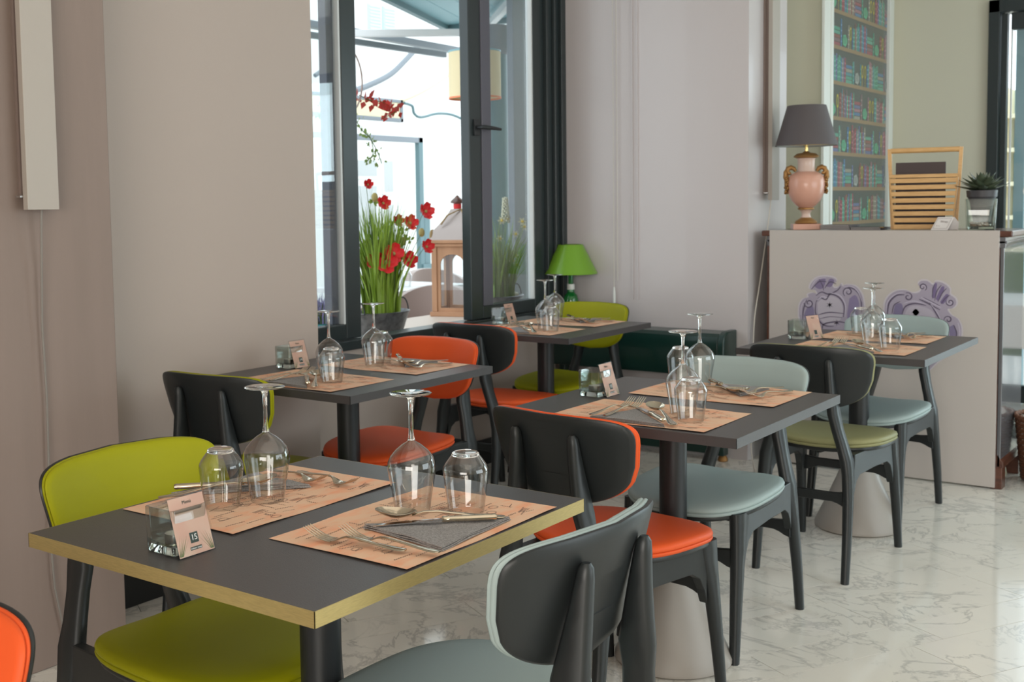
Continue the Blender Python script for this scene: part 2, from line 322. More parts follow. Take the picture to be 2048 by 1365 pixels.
for k in range(14):
    zb = .155+k*.2065; pat = k % 3
    q(6.69,zb-.022,7.775,zb,(.30,.18,.075),.0005); q(6.69,zb-.026,7.775,zb-.022,(.05,.03,.015),.0006)
    y = 6.69
    while y < 7.76:
        per = (y-6.69+.23*pat) % .62
        if .26 < per < .34:      # stack of lying books
            zz = zb
            for t in range(5):
                h = .022; c = PAL[(t*3+k) % 10]; q(y,zz,min(y+.115,7.77),zz+h-.003,c,.0008); zz += h
            y += .125
        elif .42 < per < .48:    # small ornaments
            cc = (.10,.42,.25) if pat else (.35,.38,.36)
            vs = []
            for j in range(14): a = 2*pi*j/14; vs.append((X+.0009, min(y+.05+.045*cos(a),7.77), zb+.040+.038*sin(a)*(1 if j%2 else .8)))
            wp.col = cc; wp.add(vs, [tuple(range(14))])
            for t in range(4): q(y+.012+t*.019,zb+.02,min(y+.018+t*.019,7.77),zb+.065,(.02,.06,.05),.0012)
            y += .11
        elif per > .56:          # gilt stem ornament
            q(y+.018,zb,y+.026,zb+.05,(.5,.4,.08),.0008)
            vs = [(X+.0008, y+.022+.02*cos(2*pi*j/12), zb+.09+.042*sin(2*pi*j/12)) for j in range(12)]
            wp.col = (.50,.42,.07); wp.add(vs, [tuple(range(12))])
            vs = [(X+.0011, y+.022+.011*cos(2*pi*j/12), zb+.09+.028*sin(2*pi*j/12)) for j in range(12)]
            wp.col = (.04,.07,.06); wp.add(vs, [tuple(range(12))]); y += .055
        else:
            bw = rw.uniform(.016,.030); bh = rw.uniform(.125,.168); c = PAL[rw.randrange(10)]
            q(y,zb,min(y+bw-.002,7.774),zb+bh,c,.0007)
            g = tuple(min(1,v*1.8+.12) for v in c)
            for t in range(4): q(y+.004,zb+bh*(.15+.2*t),min(y+bw-.006,7.773),zb+bh*(.15+.2*t)+.008,g,.0012)
            y += bw
o = obj('wallpaper', wp, M['print'], bpy.data.objects['wall_bookcase'], smooth=0)
o['label'] = 'printed wallpaper of bookshelves with books and ornaments'

# ------------------------------------------------------------------ terrace window
W = -3.36
win = thing('window_1', 'x', 'window'); del win['label'], win['category']; win['kind'] = 'structure'
f = MB().box((-3.44,3.29,.70),(-3.335,5.51,.742)).box((-3.44,5.31,.742),(-3.335,5.51,2.75)).box((-3.44,3.29,2.75),(-3.335,5.51,2.80))
f.box((-3.335,5.36,.70),(-3.315,5.375,2.75)).box((-3.335,5.43,.70),(-3.315,5.445,2.75))
obj('window_frame', f, M['frame'], win, bevel=.004)
def sash(y0, y1, z0, z1, st, nm, x=-3.40, t=.055, right=True, left=True):
    m = MB()
    if right: m.box((x-t/2,y1-st,z0),(x+t/2,y1,z1))
    if left: m.box((x-t/2,y0,z0),(x+t/2,y0+st,z1))
    a = y0+(st if left else 0); b = y1-(st if right else 0)
    m.box((x-t/2,a,z0),(x+t/2,b,z0+.066)); m.box((x-t/2,a,z1-.07),(x+t/2,b,z1))
    s = obj('sash', m, M['frame'], win, bevel=.005)
    bd = MB()
    for yy in ((a+.001, a+.012),(b-.012,b-.001)): bd.box((x-.012,yy[0],z0+.066),(x+.024,yy[1],z1-.07))
    obj('glazing_bead', bd, M['bead'], s, bevel=.001)
    obj('pane', MB().box((x-.004,a,z0+.066),(x+.004,b,z1-.07)), M['pane'], s, smooth=0)
    return s
s1 = sash(3.30,3.812,.745,2.75,.098,'l', left=False)
obj('mullion', MB().box((-3.45,3.658,.811),(-3.405,3.700,2.68)), M['frame2'], s1, bevel=.003)
s2 = sash(4.625,5.31,.745,2.75,.10,'r', right=True, x=-3.385)
obj('stile_edge', MB().box((-3.40,4.725,.811),(-3.352,4.806,2.68)), M['frame2'], s2, bevel=.003)
hd = MB().box((-3.356,4.655,1.665),(-3.346,4.70,1.745))
hd.tube([(-3.35,4.677,1.705),(-3.318,4.677,1.705),(-3.312,4.69,1.705),(-3.310,4.74,1.704),(-3.310,4.83,1.700)],[.008,.009,.011,.011,.007],10)
o = obj('window_handle', hd, M['column'], s2, bevel=.002)

# blind with its cords on the back wall
bl = tag(obj('roller_blind', MB().box((-3.10,5.488,2.58),(-2.42,5.509,2.95)).tube([(-3.10,5.46,2.93),(-2.42,5.46,2.93)],.032,16), M['blind'], bevel=.002), 'white roller blind case high on the pale back wall', 'blind')
for xx, z0 in ((-3.036,.86),(-3.014,.90)):
    obj('pull_cord', MB().tube([(xx,5.495,2.9),(xx,5.497,z0)],.0022,6), M['cordw'], bl)
obj('cord_weight', MB().lathe([(.003,0),(.008,.005),(.007,.06),(.004,.09)],12,(-3.034,5.495,.775),True,True), M['white'], bl)
for xx in (-2.93, -2.90):
    obj('guide_strip', MB().box((xx,5.503,.80),(xx+.006,5.512,2.9)), M['satin'], bl, smooth=0)

# two vertical wall lamps, cords
def wall_lamp(x, y0, z0, label, zt=2.95):
    t = thing('wall_lamp', label, 'lamp', (x, y0, z0), 0, 'vertical box wall lamps')
    h = zt-z0
    obj('back_plate', MB().box((.0,.006,.035),(.012,.070,h)), M['lampside'], t, bevel=.001)
    obj('front_cover', MB().box((.030,.0,0),(.052,.100,h)), M['lampbox'], t, bevel=.0015)
    obj('light_slot', MB().box((.012,.012,.03),(.030,.060,h)), M['lampside'], t, smooth=0)
    obj('bracket', MB().box((.012,-.010,.035),(.034,.03,.040)), M['alu'], t)
    return t
wall_lamp(-2.90, 1.842, 1.329, 'vertical white box lamp on taupe pillar above lime chair')
wall_lamp(-2.28, 5.69, 1.322, 'vertical white box lamp on column above the tall counter')
cp = [(-2.862,1.895,1.345),(-2.865,1.893,1.30),(-2.878,1.897,1.18),(-2.885,1.895,1.0),(-2.885,1.900,.8),(-2.885,1.897,.55),(-2.885,1.893,.38),(-2.885,1.900,.24),(-2.885,1.925,.1),(-2.885,1.955,.0035)]
tag(obj('lamp_cord', MB().tube(cp,.0032,6), M['cord']), 'thin grey cord trailing down the taupe pillar', 'cord')
cp = [(-2.245,5.72,1.335),(-2.245,5.70,1.25),(-2.25,5.66,1.1),(-2.255,5.60,.9),(-2.262,5.55,.72),(-2.262,5.53,.5),(-2.262,5.51,.2),(-2.25,5.49,.05),(-2.20,5.40,.0035),(-2.12,5.22,.0035),(-2.10,5.10,.0035),(-2.18,5.02,.0035),(-2.34,5.02,.0035),(-2.52,5.12,.0035)]
def smoothpath(P, n=6):
    P = [Vector(p) for p in P]; out = []
    for i in range(len(P)-1):
        a, b = P[max(i-1,0)], P[i]; c, d = P[i+1], P[min(i+2,len(P)-1)]
        for k in range(n):
            t = k/n; out.append(.5*((2*b)+(-a+c)*t+(2*a-5*b+4*c-d)*t*t+(-a+3*b-3*c+d)*t**3))
    out.append(P[-1]); return out
tag(obj('lamp_cord', MB().tube(smoothpath(cp,5),.0033,6), M['cordw']), 'white cord hanging by the column and curling on the marble floor', 'cord')

# ------------------------------------------------------------------ chairs
def chair_proto(colour, label, m):
    t = thing('dining_chair', label, 'chair', group='upholstered dining chairs')
    # seat pad: rounded pad with a saddle top
    def outline(a, sc):
        ca, sa = cos(a), sin(a); e = .60
        x = abs(ca)**e*(1 if ca > 0 else -1); y = abs(sa)**e*(1 if sa > 0 else -1)
        front = max(0,y)
        wx = .214*(1-.10*front*front) ; return x*wx*sc, .080+y*.212*sc + .012*(1-x*x)*front
    def zf(x, y):
        u = x/.214; v = (y-.08)/.212
        return .016*u*u*(.7-.5*v) - .010*v*v*(1 if v > 0 else .2) - .004*(1-u*u) + .012*max(0,-v)**2
    NN = 48; pad = MB(); R = []
    for sc, dz in ((.93,-.030),(.985,-.028),(1.0,-.022),(.992,-.0185),(.978,-.0175),(.992,-.0165),(1.0,-.011),(.985,-.003),(.93,.003),(.80,.008),(.55,.011),(.28,.012),(.04,.012)):
        R.append([(lambda p: (p[0], p[1], .458+dz+zf(p[0],p[1])))(outline(2*pi*j/NN, sc)) for j in range(NN)])
    pad.rings(R); obj('seat', pad, m, t, smooth=60)
    base = MB(); R = []
    for sc, dz in ((.90,-.044),(.955,-.042),(.965,-.036),(.955,-.0295)):
        R.append([(lambda p: (p[0], p[1], .458+dz+zf(p[0],p[1])))(outline(2*pi*j/NN, sc)) for j in range(NN)])
    base.rings(R); obj('seat_base', base, M['black'], t, smooth=60)
    # backrest
    def bo(a, sc):
        ca, sa = cos(a), sin(a); e = .32
        s = abs(ca)**e*(1 if ca > 0 else -1)*sc; q_ = abs(sa)**e*(1 if sa > 0 else -1)*sc
        x = s*(.212+.020*max(0,q_)-.042*max(0,-q_)**1.5); z = .695+(q_*(.114+.006*(1-s*s)) if q_ > 0 else q_*(.112-.034*s*s)); return x, z
    def yb(x, z): return -.218 + .066*(x/.23)**2 - (z-.688)*.27
    sh = MB(); R = []
    for sc, d in ((.30,-.013),(.80,-.013),(.955,-.0125),(.995,-.009),(1.0,-.005),(.99,-.001)):
        R.append([(p[0], yb(*p)+d, p[1]) for p in (bo(2*pi*j/56, sc) for j in range(56))])
    sh.rings(R, True, False); obj('back_shell', sh, M['black'], t, smooth=50)
    pd = MB(); R = []
    for sc, d in ((.965,-.001),(.995,.001),(1.004,.005),(.996,.0085),(.984,.0095),(.995,.0105),(1.0,.014),(.985,.019),(.94,.023),(.80,.026),(.5,.027),(.05,.027)):
        R.append([(p[0], yb(*p)+d, p[1]) for p in (bo(2*pi*j/56, sc) for j in range(56))])
    pd.rings(R, False, True); obj('backrest', pd, m, t, smooth=60)
    for s in (-1, 1):
        # rear leg running up into the back post
        P = [(.160,-.272,0,.026,.027),(.159,-.252,.14,.029,.033),(.155,-.230,.28,.031,.042),(.150,-.216,.37,.032,.060),(.144,-.214,.42,.033,.070),(.130,-.219,.47,.033,.058),(.114,-.227,.53,.032,.056),(.104,-.2305,.58,.031,.067),(.099,-.236,.63,.031,.054),(.093,-.243,.69,.030,.040),(.090,-.250,.745,.029,.028),(.090,-.252,.763,.024,.023),(.090,-.253,.771,.013,.013)]
        obj('leg', MB().sweep([(s*a,b,c,d,e) for a,b,c,d,e in P]), M['black'], t, smooth=50)
        P = [(.186,.268,0,.026,.028),(.182,.250,.15,.030,.036),(.178,.232,.28,.033,.046),(.174,.216,.37,.035,.064),(.172,.208,.428,.036,.078)]
        obj('leg', MB().sweep([(s*a,b,c,d,e) for a,b,c,d,e in P]), M['black'], t, smooth=50)
        # side rail with curved undersides
        poly = [(-.185,.435),(-.195,.28),(-.180,.315),(-.165,.340),(-.135,.356),(0,.358),(.13,.354),(.165,.335),(.185,.300),(.198,.260),(.195,.432)]
        poly = [poly[0]]+poly[1:]
        obj('side_rail', MB().prism(poly, lambda u,v,k: (s*(.150+.022*(u+.19)/.39)+k, u, v), -.013, .013), M['black'], t, smooth=0, bevel=.003)
    for yy, zz, xw in ((.228,.300,.168),(-.214,.285,.154)):
        n = 16; top = []; bot = []
        for i in range(n+1):
            u = -1+2*i/n; fl = max(0,abs(u)-.62)/.38; fl = fl*fl*(3-2*fl)
            top.append((u*xw, zz+.016+.006*fl)); bot.append((u*xw, zz-.016-.020*fl))
        poly = bot+top[::-1]
        obj('stretcher', MB().prism(poly, lambda u,v,k,yy=yy: (u, yy+k, v), -.009, .009), M['black'], t, smooth=0, bevel=.003)
    return t
A = {'lime': M['lime'], 'orange': M['orange'], 'blue': M['blue'], 'olive': M['olive']}
CH_ = [ # colour, x, y, facing angle (0 = +y), label
 ('lime', -1.83, 1.525, -90, 'lime leather dining chair at wall side of gold-edged table'),
 ('blue', -1.135, 1.61, 88, 'pale blue chair seen from behind in front of gold-edged table'),
 ('lime', -2.765, 2.59, 5, 'black-backed lime chair pushed under left wall table, nearest the taupe pillar'),
 ('orange', -2.70, 3.27, 177, 'orange leather chair facing us at the left wall table'),
 ('orange', -1.465, 2.60, -7, 'black-backed orange chair before the big middle table numbered 13'),
 ('blue', -1.47, 3.31, 178, 'pale blue chair facing us at middle table numbered 13'),
 ('orange', -2.90, 4.19, -2, 'black-backed orange chair beside the window table'),
 ('lime', -2.95, 4.90, 177, 'lime chair facing us in window corner under green lamp'),
 ('olive', -1.42, 4.17, 0, 'black-backed olive green chair at table before the counter'),
 ('blue', -1.455, 4.92, 175, 'pale blue chair facing us against the counter panel'),
 ('orange', -1.4125, .553, 202, 'orange chair back edge at bottom left corner of photo')]
protos = {}
for col, x, y, a, lab in CH_:
    if col not in protos:
        p = chair_proto(col, lab, A[col]); protos[col] = p; p.location = (x,y,0); p.rotation_euler = (0,0,radians(a))
    else: dup(protos[col], (x,y,0), radians(a), lab)

# ------------------------------------------------------------------ tables
H = .75
def table(cx, cy, sx, sy, gold, label):
    t = thing('pedestal_table', label, 'table', (cx,cy,0), 0, 'square pedestal tables')
    a, b, th = sx/2, sy/2, .0255
    obj('tabletop', MB().box((-a+.0012,-b+.0012,H-th),(a-.0012,b-.0012,H)), M['top'], t, bevel=.0006, seg=1)
    e = MB()
    e.box((-a,-b,H-th),(a,-b+.0012,H-.0003)); e.box((-a,b-.0012,H-th),(a,b,H-.0003)); e.box((-a,-b,H-th),(-a+.0012,b,H-.0003)); e.box((a-.0012,-b,H-th),(a,b,H-.0003))
    obj('edge_band', e, M['gold'] if gold else M['top'], t, smooth=0)
    if gold: t.children[-1]['label'] = 'brushed gold edge strip'
    obj('top_plate', MB().cyl((0,0,H-th-.008),.13,.008,32), M['column'], t)
    obj('column', MB().cyl((0,0,.29),.039,H-th-.008-.29,40), M['column'], t)
    obj('base', MB().lathe([(.12,.0),(.160,.0),(.168,.006),(.168,.018),(.150,.055),(.118,.125),(.085,.20),(.062,.262),(.050,.292),(.040,.300),(.020,.301)],48,(0,0,0),True,True), M['cone'], t, smooth=50)
    return t
TB = {1:(-1.478,1.535,.706,.756),2:(-2.679,2.947,.706,.756),3:(-1.457,2.980,.706,.756),4:(-2.872,4.540,.706,.756),5:(-1.446,4.628,.706,.800)}
TL = {1:'dark square table with brushed gold edge in front',2:'dark table with menu card 14 against the mauve wall',3:'dark table with menu card 13 in the middle of the room',4:'dark table beside the open terrace window',5:'dark table in front of the white counter panel'}
for k,(x,y,sx,sy) in TB.items(): table(x,y,sx,sy,k==1,TL[k])
# ------------------------------------------------------------------ placemats
def matz(x, y): 
    e = max(abs(x)/.225, abs(y)/.155)
    return .0009 + .0022*max(0,e-.72)/.28*(.5+.5*sin(17*x+9*y)) + .0003*sin(40*x)*sin(30*y)
g = MB().grid(30, 20, lambda u,v: ((u-.5)*.45, (v-.5)*.31, matz((u-.5)*.45,(v-.5)*.31)))
mat_me = mesh('placemat', g, M['kraft'], 60)
pr = MB(); r3 = random.Random(5)
def stroke(mb, pts, wd, dz=.0004):
    for (x0,y0),(x1,y1) in zip(pts, pts[1:]):
        L = hypot(x1-x0,y1-y0) or 1; nx, ny = -(y1-y0)/L*wd/2, (x1-x0)/L*wd/2
        mb.add([(x0+nx,y0+ny,matz(x0,y0)+dz),(x0-nx,y0-ny,matz(x0,y0)+dz),(x1-nx,y1-ny,matz(x1,y1)+dz),(x1+nx,y1+ny,matz(x1,y1)+dz)],[(0,1,2,3)])
def scribble(cx, cy, L, h, ang, n):
    P = []
    for i in range(n+1):
        t = i/n*L-L/2; s = h*(.5+.5*r3.random())*(1 if i%2 else -1)
        P.append((cx+t*cos(ang)-s*sin(ang), cy+t*sin(ang)+s*cos(ang)))
    return P
for i in range(95):
    cx, cy = r3.uniform(-.19,.19), r3.uniform(-.13,.13); a = r3.choice([0,0,0,.35,-.3,1.57])
    L = r3.uniform(.018,.05)
    if abs(cx)+L/2 > .215 or abs(cy)+L/2*abs(sin(a)) > .145: continue
    pr.mi = 0; stroke(pr, scribble(cx,cy,L,r3.uniform(.0012,.0030),a,int(L/.0026)), .0009)
    if i % 5 == 0:
        for rr in (.011,.009): stroke(pr, [(cx+rr*cos(2*pi*k/20), cy-.018+rr*.8*sin(2*pi*k/20)) for k in range(21)], .0006)
    if i % 7 == 1: 
        for k in range(3): stroke(pr, [(cx-.014,cy+.008+k*.004),(cx+.014,cy+.008+k*.004)], .0012)
print_me = mesh('print', pr, M['ink'], 0)
def placemat(x, y, rz, label):
    o = link('placemat', mat_me, None, (x,y,H), rz); tag(o, label, 'placemat', 'kraft paper placemats'); link('print', print_me, o)
    return o
# ------------------------------------------------------------------ glasses
wine_bowl = mesh('bowl', MB().lathe([(.0325,0),(.0335,.004),(.0385,.040),(.0440,.070),(.0462,.085),(.0450,.095),(.0400,.106),(.0300,.118),(.0180,.128),(.0080,.134),(.0045,.138)],48), M['bowl'], 70)
wine_stem = mesh('stem', MB().lathe([(.0005,.1345),(.0072,.136),(.0052,.145),(.0042,.158),(.0038,.185),(.0044,.205),(.0065,.2155),(.0110,.2195),(.0005,.2196)],20), M['glass'], 70)
wine_foot = mesh('foot', MB().lathe([(.0005,.2198),(.0105,.2198),(.024,.2212),(.0385,.2235),(.0398,.2246),(.0385,.2255),(.0005,.2260)],40), M['glass'], 70)
water_bowl = mesh('bowl', MB().lathe([(.0330,0),(.0338,.003),(.0395,.045),(.0430,.078),(.0425,.084),(.0380,.092),(.0262,.108)],48), M['bowl'], 70)
water_base = mesh('base', MB().lathe([(.0005,.1055),(.0245,.1060),(.0262,.1085),(.0250,.1120),(.0225,.1135),(.0190,.1128),(.0005,.1125)],40), M['glass'], 70)
def wine(x, y, label):
    t = thing('wine_glass', label, 'wine glass', (x,y,H+.0022), r3.random()*6, 'upside-down wine glasses')
    link('bowl', wine_bowl, t); link('stem', wine_stem, t); link('foot', wine_foot, t)
def water(x, y, label):
    t = thing('water_glass', label, 'tumbler', (x,y,H+.0022), r3.random()*6, 'upside-down stemless glasses')
    link('bowl', water_bowl, t); link('base', water_base, t)
# ------------------------------------------------------------------ cutlery
def strip(P, n=10):     # (x, z, halfwidth, halfthick)
    return [[(x, hw*cos(2*pi*j/n), z+ht*sin(2*pi*j/n)) for j in range(n)] for x,z,hw,ht in P]
fk = MB()
fk.rings(strip([(.0,.0042,.004,.0012),(.004,.004,.0088,.0016),(.018,.0042,.0098,.0016),(.04,.0055,.0075,.0017),(.07,.0085,.0045,.002),(.10,.0115,.0032,.002),(.118,.0115,.0032,.002),(.128,.0085,.0055,.0016),(.137,.0045,.0105,.0012),(.146,.0028,.0122,.0011)]))
fork_handle = mesh('handle', fk, M['silver'], 50)
ft = MB()
for k in range(4):
    y0 = -.0102+k*.0068
    ft.rings(strip([(.143,.0030,.0026,.0010),(.155,.0030,.0020,.0010),(.170,.0065,.0017,.0010),(.186,.0135,.0014,.0009),(.200,.0215,.0006,.0005)],8) if False else
      [[(x, y0+yy*(1-.02*(x-.143)/.06)+hw*cos(2*pi*j/8), z+ht*sin(2*pi*j/8)) for j in range(8)] for x,z,hw,ht,yy in
       ((.143,.0029,.0032,.0012,0),(.155,.0030,.0025,.0013,0),(.170,.0065,.0022,.0013,0),(.186,.0135,.0018,.0011,0),(.200,.0215,.0008,.0006,0))])
fork_tines = mesh('tines', ft, M['silver'], 50)
sp = MB(); sp.rings(strip([(.0,.0042,.004,.0012),(.004,.004,.0088,.0016),(.018,.0042,.0100,.0016),(.04,.0055,.0075,.0017),(.07,.0085,.0045,.002),(.11,.0125,.0032,.002),(.132,.0115,.0032,.0018),(.142,.0090,.0042,.0014),(.150,.0066,.0060,.0010)]))
spoon_handle = mesh('handle', sp, M['silver'], 50)
sb = MB()
def sp_pt(r, a, off):
    x = .176+.034*r*cos(a); w_ = .0215*(1+.12*cos(a)) ; y = w_*r*sin(a)
    return (x, y, .0020+.0100*r*r + off + .003*max(0,cos(a))*r)
NB = 28
sb.rings([[sp_pt(r, 2*pi*j/NB, 0) for j in range(NB)] for r in (.03,.35,.65,.88,1.0)]+[[sp_pt(r, 2*pi*j/NB, .0011) for j in range(NB)] for r in (1.0,.88,.65,.35,.03)])
spoon_bowl = mesh('bowl', sb, M['silver'], 60)
kb = MB(); kb.rings([[(x, y0, z0+.0008),(x, y1, z0+.0012),(x, y1, z0-.0006),(x, y0, z0-.0004)] for x,y0,y1,z0 in ((.098,-.0055,.0060,.006),(.12,-.0075,.0070,.005),(.17,-.0085,.0070,.003),(.20,-.0060,.0070,.002),(.217,.001,.0066,.0016),(.222,.0055,.0064,.0014))])
knife_blade = mesh('blade', kb, M['blade'], 40)
kh = MB(); kh.rings([[(x, hw*cos(2*pi*j/14), .0065+hh*sin(2*pi*j/14)) for j in range(14)] for x,hw,hh in ((0,.004,.003),(.002,.0080,.0052),(.006,.0088,.0060),(.010,.0080,.0056),(.016,.0088,.0060),(.05,.0078,.0056),(.085,.0064,.0050),(.088,.0080,.0062),(.092,.0066,.0052),(.096,.0078,.0060),(.100,.0052,.0040))])
knife_handle = mesh('handle', kh, M['silver'], 40)
def cut(kind, parts, x0, y0, x1, y1, z, label, tilt=0, roll=0):
    t = thing(kind, label, kind.split('_')[-1], (x0,y0,z), 0, 'silver '+kind.split('_')[-1]+'s')
    t.rotation_euler = (roll, -tilt, atan2(y1-y0, x1-x0))
    if kind == 'soup_spoon': t.scale = (1.12,1.15,1.15)
    for n, me in parts: link(n, me, t)
    return t
FK = [('handle',fork_handle),('tines',fork_tines)]; SP = [('handle',spoon_handle),('bowl',spoon_bowl)]; KN = [('handle',knife_handle),('blade',knife_blade)]
def napkin(pts, c, label):
    """three-cornered folded napkin: stacked plies with soft folded rims"""
    P = [Vector((x,y)) for x,y in pts]; cen = sum(P, Vector((0,0)))/len(P); mb = MB()
    def ring(sc, z, jit):
        out = []
        for i in range(len(P)):
            a, b = P[i], P[(i+1)%len(P)]
            for k in range(10):
                q_ = a.lerp(b, k/10); bow = .004*sin(pi*k/10); d = (cen-q_).normalized()
                q_ = cen+(q_-cen)*sc+d*bow*(1 if jit else .6)
                out.append((q_.x, q_.y, z+.0012*sin(q_.x*60+jit)*sin(q_.y*55)*(0 if z < .002 else 1)))
        return out
    for k in range(3):
        z0 = .0015+.0026*k; s_ = 1-.012*k
        mb.rings([ring(s_*.995,z0,k),ring(s_,z0+.0007,k),ring(s_*.995,z0+.0019,k),ring(.5*s_,z0+.0024,k),ring(.05,z0+.0024,k)])
    o = obj('paper_napkin', mb, M['napkin'], None, smooth=50, loc=(c[0],c[1],H+.0012)); tag(o, label, 'napkin', 'folded grey napkins')
TP = {1:'gold-edged table', 2:'left wall table', 3:'middle table', 4:'window table', 5:'table before the counter'}
def pushapart(a, b, d=.0915):
    ax, ay = a; bx, by = b; L = hypot(bx-ax, by-ay)
    if L < d:
        k = (d-L)/2/L; ux, uy = (bx-ax)*k, (by-ay)*k; return (ax-ux, ay-uy), (bx+ux, by+uy)
    return a, b
G = {1:((-.154,.019),(-.192,-.062),(.138,.112),(.222,.168)), 2:((.071,-.162),(.104,-.192),(-.012,.159),(-.050,.243)),
     3:((.114,-.168),(.158,-.224),(-.077,.312),(-.121,.332)), 4:((.100,-.147),(.131,-.176),(-.090,.232),(-.150,.300)), 5:((.096,-.108),(.143,-.134),(0,.181),(-.078,.26))}
MATS = {1:((-.187,.043,pi/2),(.192,.063,pi/2)), 2:((.030,-.205,0),(.034,.215,0)), 3:((.032,-.205,.01),(.045,.222,0)), 4:((.006,-.178,0),(.006,.215,0)), 5:((.04,-.185,.01),(.016,.205,0))}
for k,(cx,cy,_,_) in TB.items():
    sides = ('wall side','near side') if k == 1 else ('near side','far side')
    a, b = pushapart(G[k][0], G[k][1]); c, d = pushapart(G[k][2], G[k][3])
    for (x,y,rz), sd in zip(MATS[k], sides): placemat(cx+x, cy+y, rz, f'printed kraft paper placemat on the {sd} of the {TP[k]}')
    wine(cx+a[0],cy+a[1],f'upside-down wine glass on the {sides[0]} of the {TP[k]}'); water(cx+b[0],cy+b[1],f'upside-down tumbler on the {sides[0]} of the {TP[k]}')
    wine(cx+c[0],cy+c[1],f'upside-down wine glass on the {sides[1]} of the {TP[k]}'); water(cx+d[0],cy+d[1],f'upside-down tumbler on the {sides[1]} of the {TP[k]}')
    Z = H+.0035; ZN = H+.0105
    if k == 1:
        c0 = (cx,cy)
        napkin([(.133,-.024),(.325,.165),(.338,-.058)], c0, 'grey napkin folded to a triangle on the near side of the gold-edged table')
        cut('table_knife', KN, cx+.322,cy+.125,cx+.150,cy-.040, ZN+.001, 'silver-handled knife lying along the near napkin of the gold-edged table')
        cut('soup_spoon', SP, cx+.322,cy+.150,cx+.165,cy+.020, Z+.004, 'silver spoon beside the near glasses of the gold-edged table', .03)
        cut('dinner_fork', FK, cx+.292,cy-.097,cx+.095,cy-.125, Z, 'left of two silver forks on the near placemat of the gold-edged table')
        cut('dinner_fork', FK, cx+.352,cy-.083,cx+.158,cy-.098, ZN-.003, 'right of two silver forks on the near placemat of the gold-edged table')
        napkin([(-.338,-.072),(-.150,.140),(-.322,.150)], c0, 'grey napkin folded to a triangle on the wall side of the gold-edged table')
        cut('table_knife', KN, cx-.345,cy-.055,cx-.175,cy+.125, ZN+.001, 'silver-handled knife lying on the wall-side napkin of the gold-edged table')
        cut('soup_spoon', SP, cx-.318,cy-.115,cx-.185,cy+.075, ZN-.002, 'silver spoon behind the tumbler on the wall side of the gold-edged table', .05)
        cut('dinner_fork', FK, cx-.322,cy+.180,cx-.125,cy+.155, ZN-.003, 'left of two silver forks at the wall-side setting of the gold-edged table', 0)
        cut('dinner_fork', FK, cx-.262,cy+.215,cx-.085,cy+.185, Z, 'right of two silver forks at the wall-side setting of the gold-edged table')
    else:
        ox, oy = MATS[k][0][0]-.032, MATS[k][0][1]+.205
        c0 = (cx+ox,cy+oy); n = TP[k]; x, y = c0
        napkin([(-.075,-.345),(-.015,-.185),(.150,-.352)], c0, f'grey folded napkin on the near side of the {n}')
        cut('table_knife', KN, x+.136,y-.335,x-.022,y-.178, ZN+.001, f'knife on the near napkin of the {n}')
        cut('soup_spoon', SP, x+.172,y-.345,x+.035,y-.185, Z+.002, f'silver spoon pointing away on the near side of the {n}', .03)
        cut('dinner_fork', FK, x-.075,y-.340,x-.052,y-.135, ZN-.003, f'left of two forks on the near side of the {n}', .02)
        cut('dinner_fork', FK, x-.035,y-.335,x-.025,y-.130, ZN-.002, f'right of two forks on the near side of the {n}', .02)
        ox, oy = MATS[k][1][0]-.045, MATS[k][1][1]-.222; x, y = cx+ox, cy+oy
        napkin([(-.020,.335),(.125,.185),(.150,.345)], (x,y), f'grey folded napkin on the far side of the {n}')
        cut('table_knife', KN, x-.045,y+.350,x+.100,y+.205, ZN+.001, f'knife across the far napkin of the {n}')
        cut('soup_spoon', SP, x-.095,y+.238,x+.095,y+.222, Z+.001, f'spoon lying bowl rightward on the far side of the {n}', .0)
        cut('dinner_fork', FK, x+.225,y+.330,x+.165,y+.140, Z+.001, f'left of two forks on the far side of the {n}')
        cut('dinner_fork', FK, x+.190,y+.350,x+.135,y+.165, ZN, f'right of two forks on the far side of the {n}')
# ------------------------------------------------------------------ votive, tealight, menu card
vo = MB(); o_, i_, hh = .037, .0325, .078
def rr(h, r, n=5):
    out = []
    for qx, qy, a0 in ((1,1,0),(-1,1,pi/2),(-1,-1,pi),(1,-1,1.5*pi)):
        for k in range(n): a = a0+pi/2*k/(n-1); out.append((qx*(h-r)+r*cos(a), qy*(h-r)+r*sin(a)))
    return out
def rz_(h, r, z): return [(x,y,z) for x,y in rr(h,r)]
vo.rings([rz_(.033,.006,0),rz_(.0352,.007,.0015),rz_(o_-.001,.007,.006),rz_(o_,.006,hh-.001),rz_(o_-.001,.006,hh),rz_(i_+.001,.005,hh),rz_(i_,.005,hh-.001),rz_(i_-.0015,.005,.018),rz_(.026,.008,.0145)])
vot_me = mesh('candle_glass', vo, M['glass'], 50)
vot_thin = mesh('candle_glass', vo, M['vglass'], 50)
vot_base = mesh('glass_base', MB().rings([rz_(.033,.006,.0008),rz_(.0345,.007,.004),rz_(.0315,.007,.0138)]), M['glass'], 50)
cup_me = mesh('tealight', MB().lathe([(.0185,0),(.0190,.001),(.0190,.0150),(.0178,.0150)],28,(0,0,0),True), M['alu'], 50)
wax_me = mesh('wax', MB().lathe([(.0178,.0145),(.010,.0140),(.0008,.0142),(.0008,.020)],24,(0,0,0),False,True), M['wax'], 50)
CW, CHH, LEAN = .074, .100, radians(17)
cardp = MB().box((-.0006,-CW/2,.002),(0,CW/2,CHH)); acr = MB()
acr.box((.0004,-CW/2-.003,0),(.0018,CW/2+.003,CHH+.003)).box((-.0024,-CW/2-.003,0),(-.0010,CW/2+.003,CHH+.003))
acf = MB().box((-.036,-CW/2-.003,0),(-.001,CW/2+.003,.0018))
gr = MB(); rg = random.Random(2)
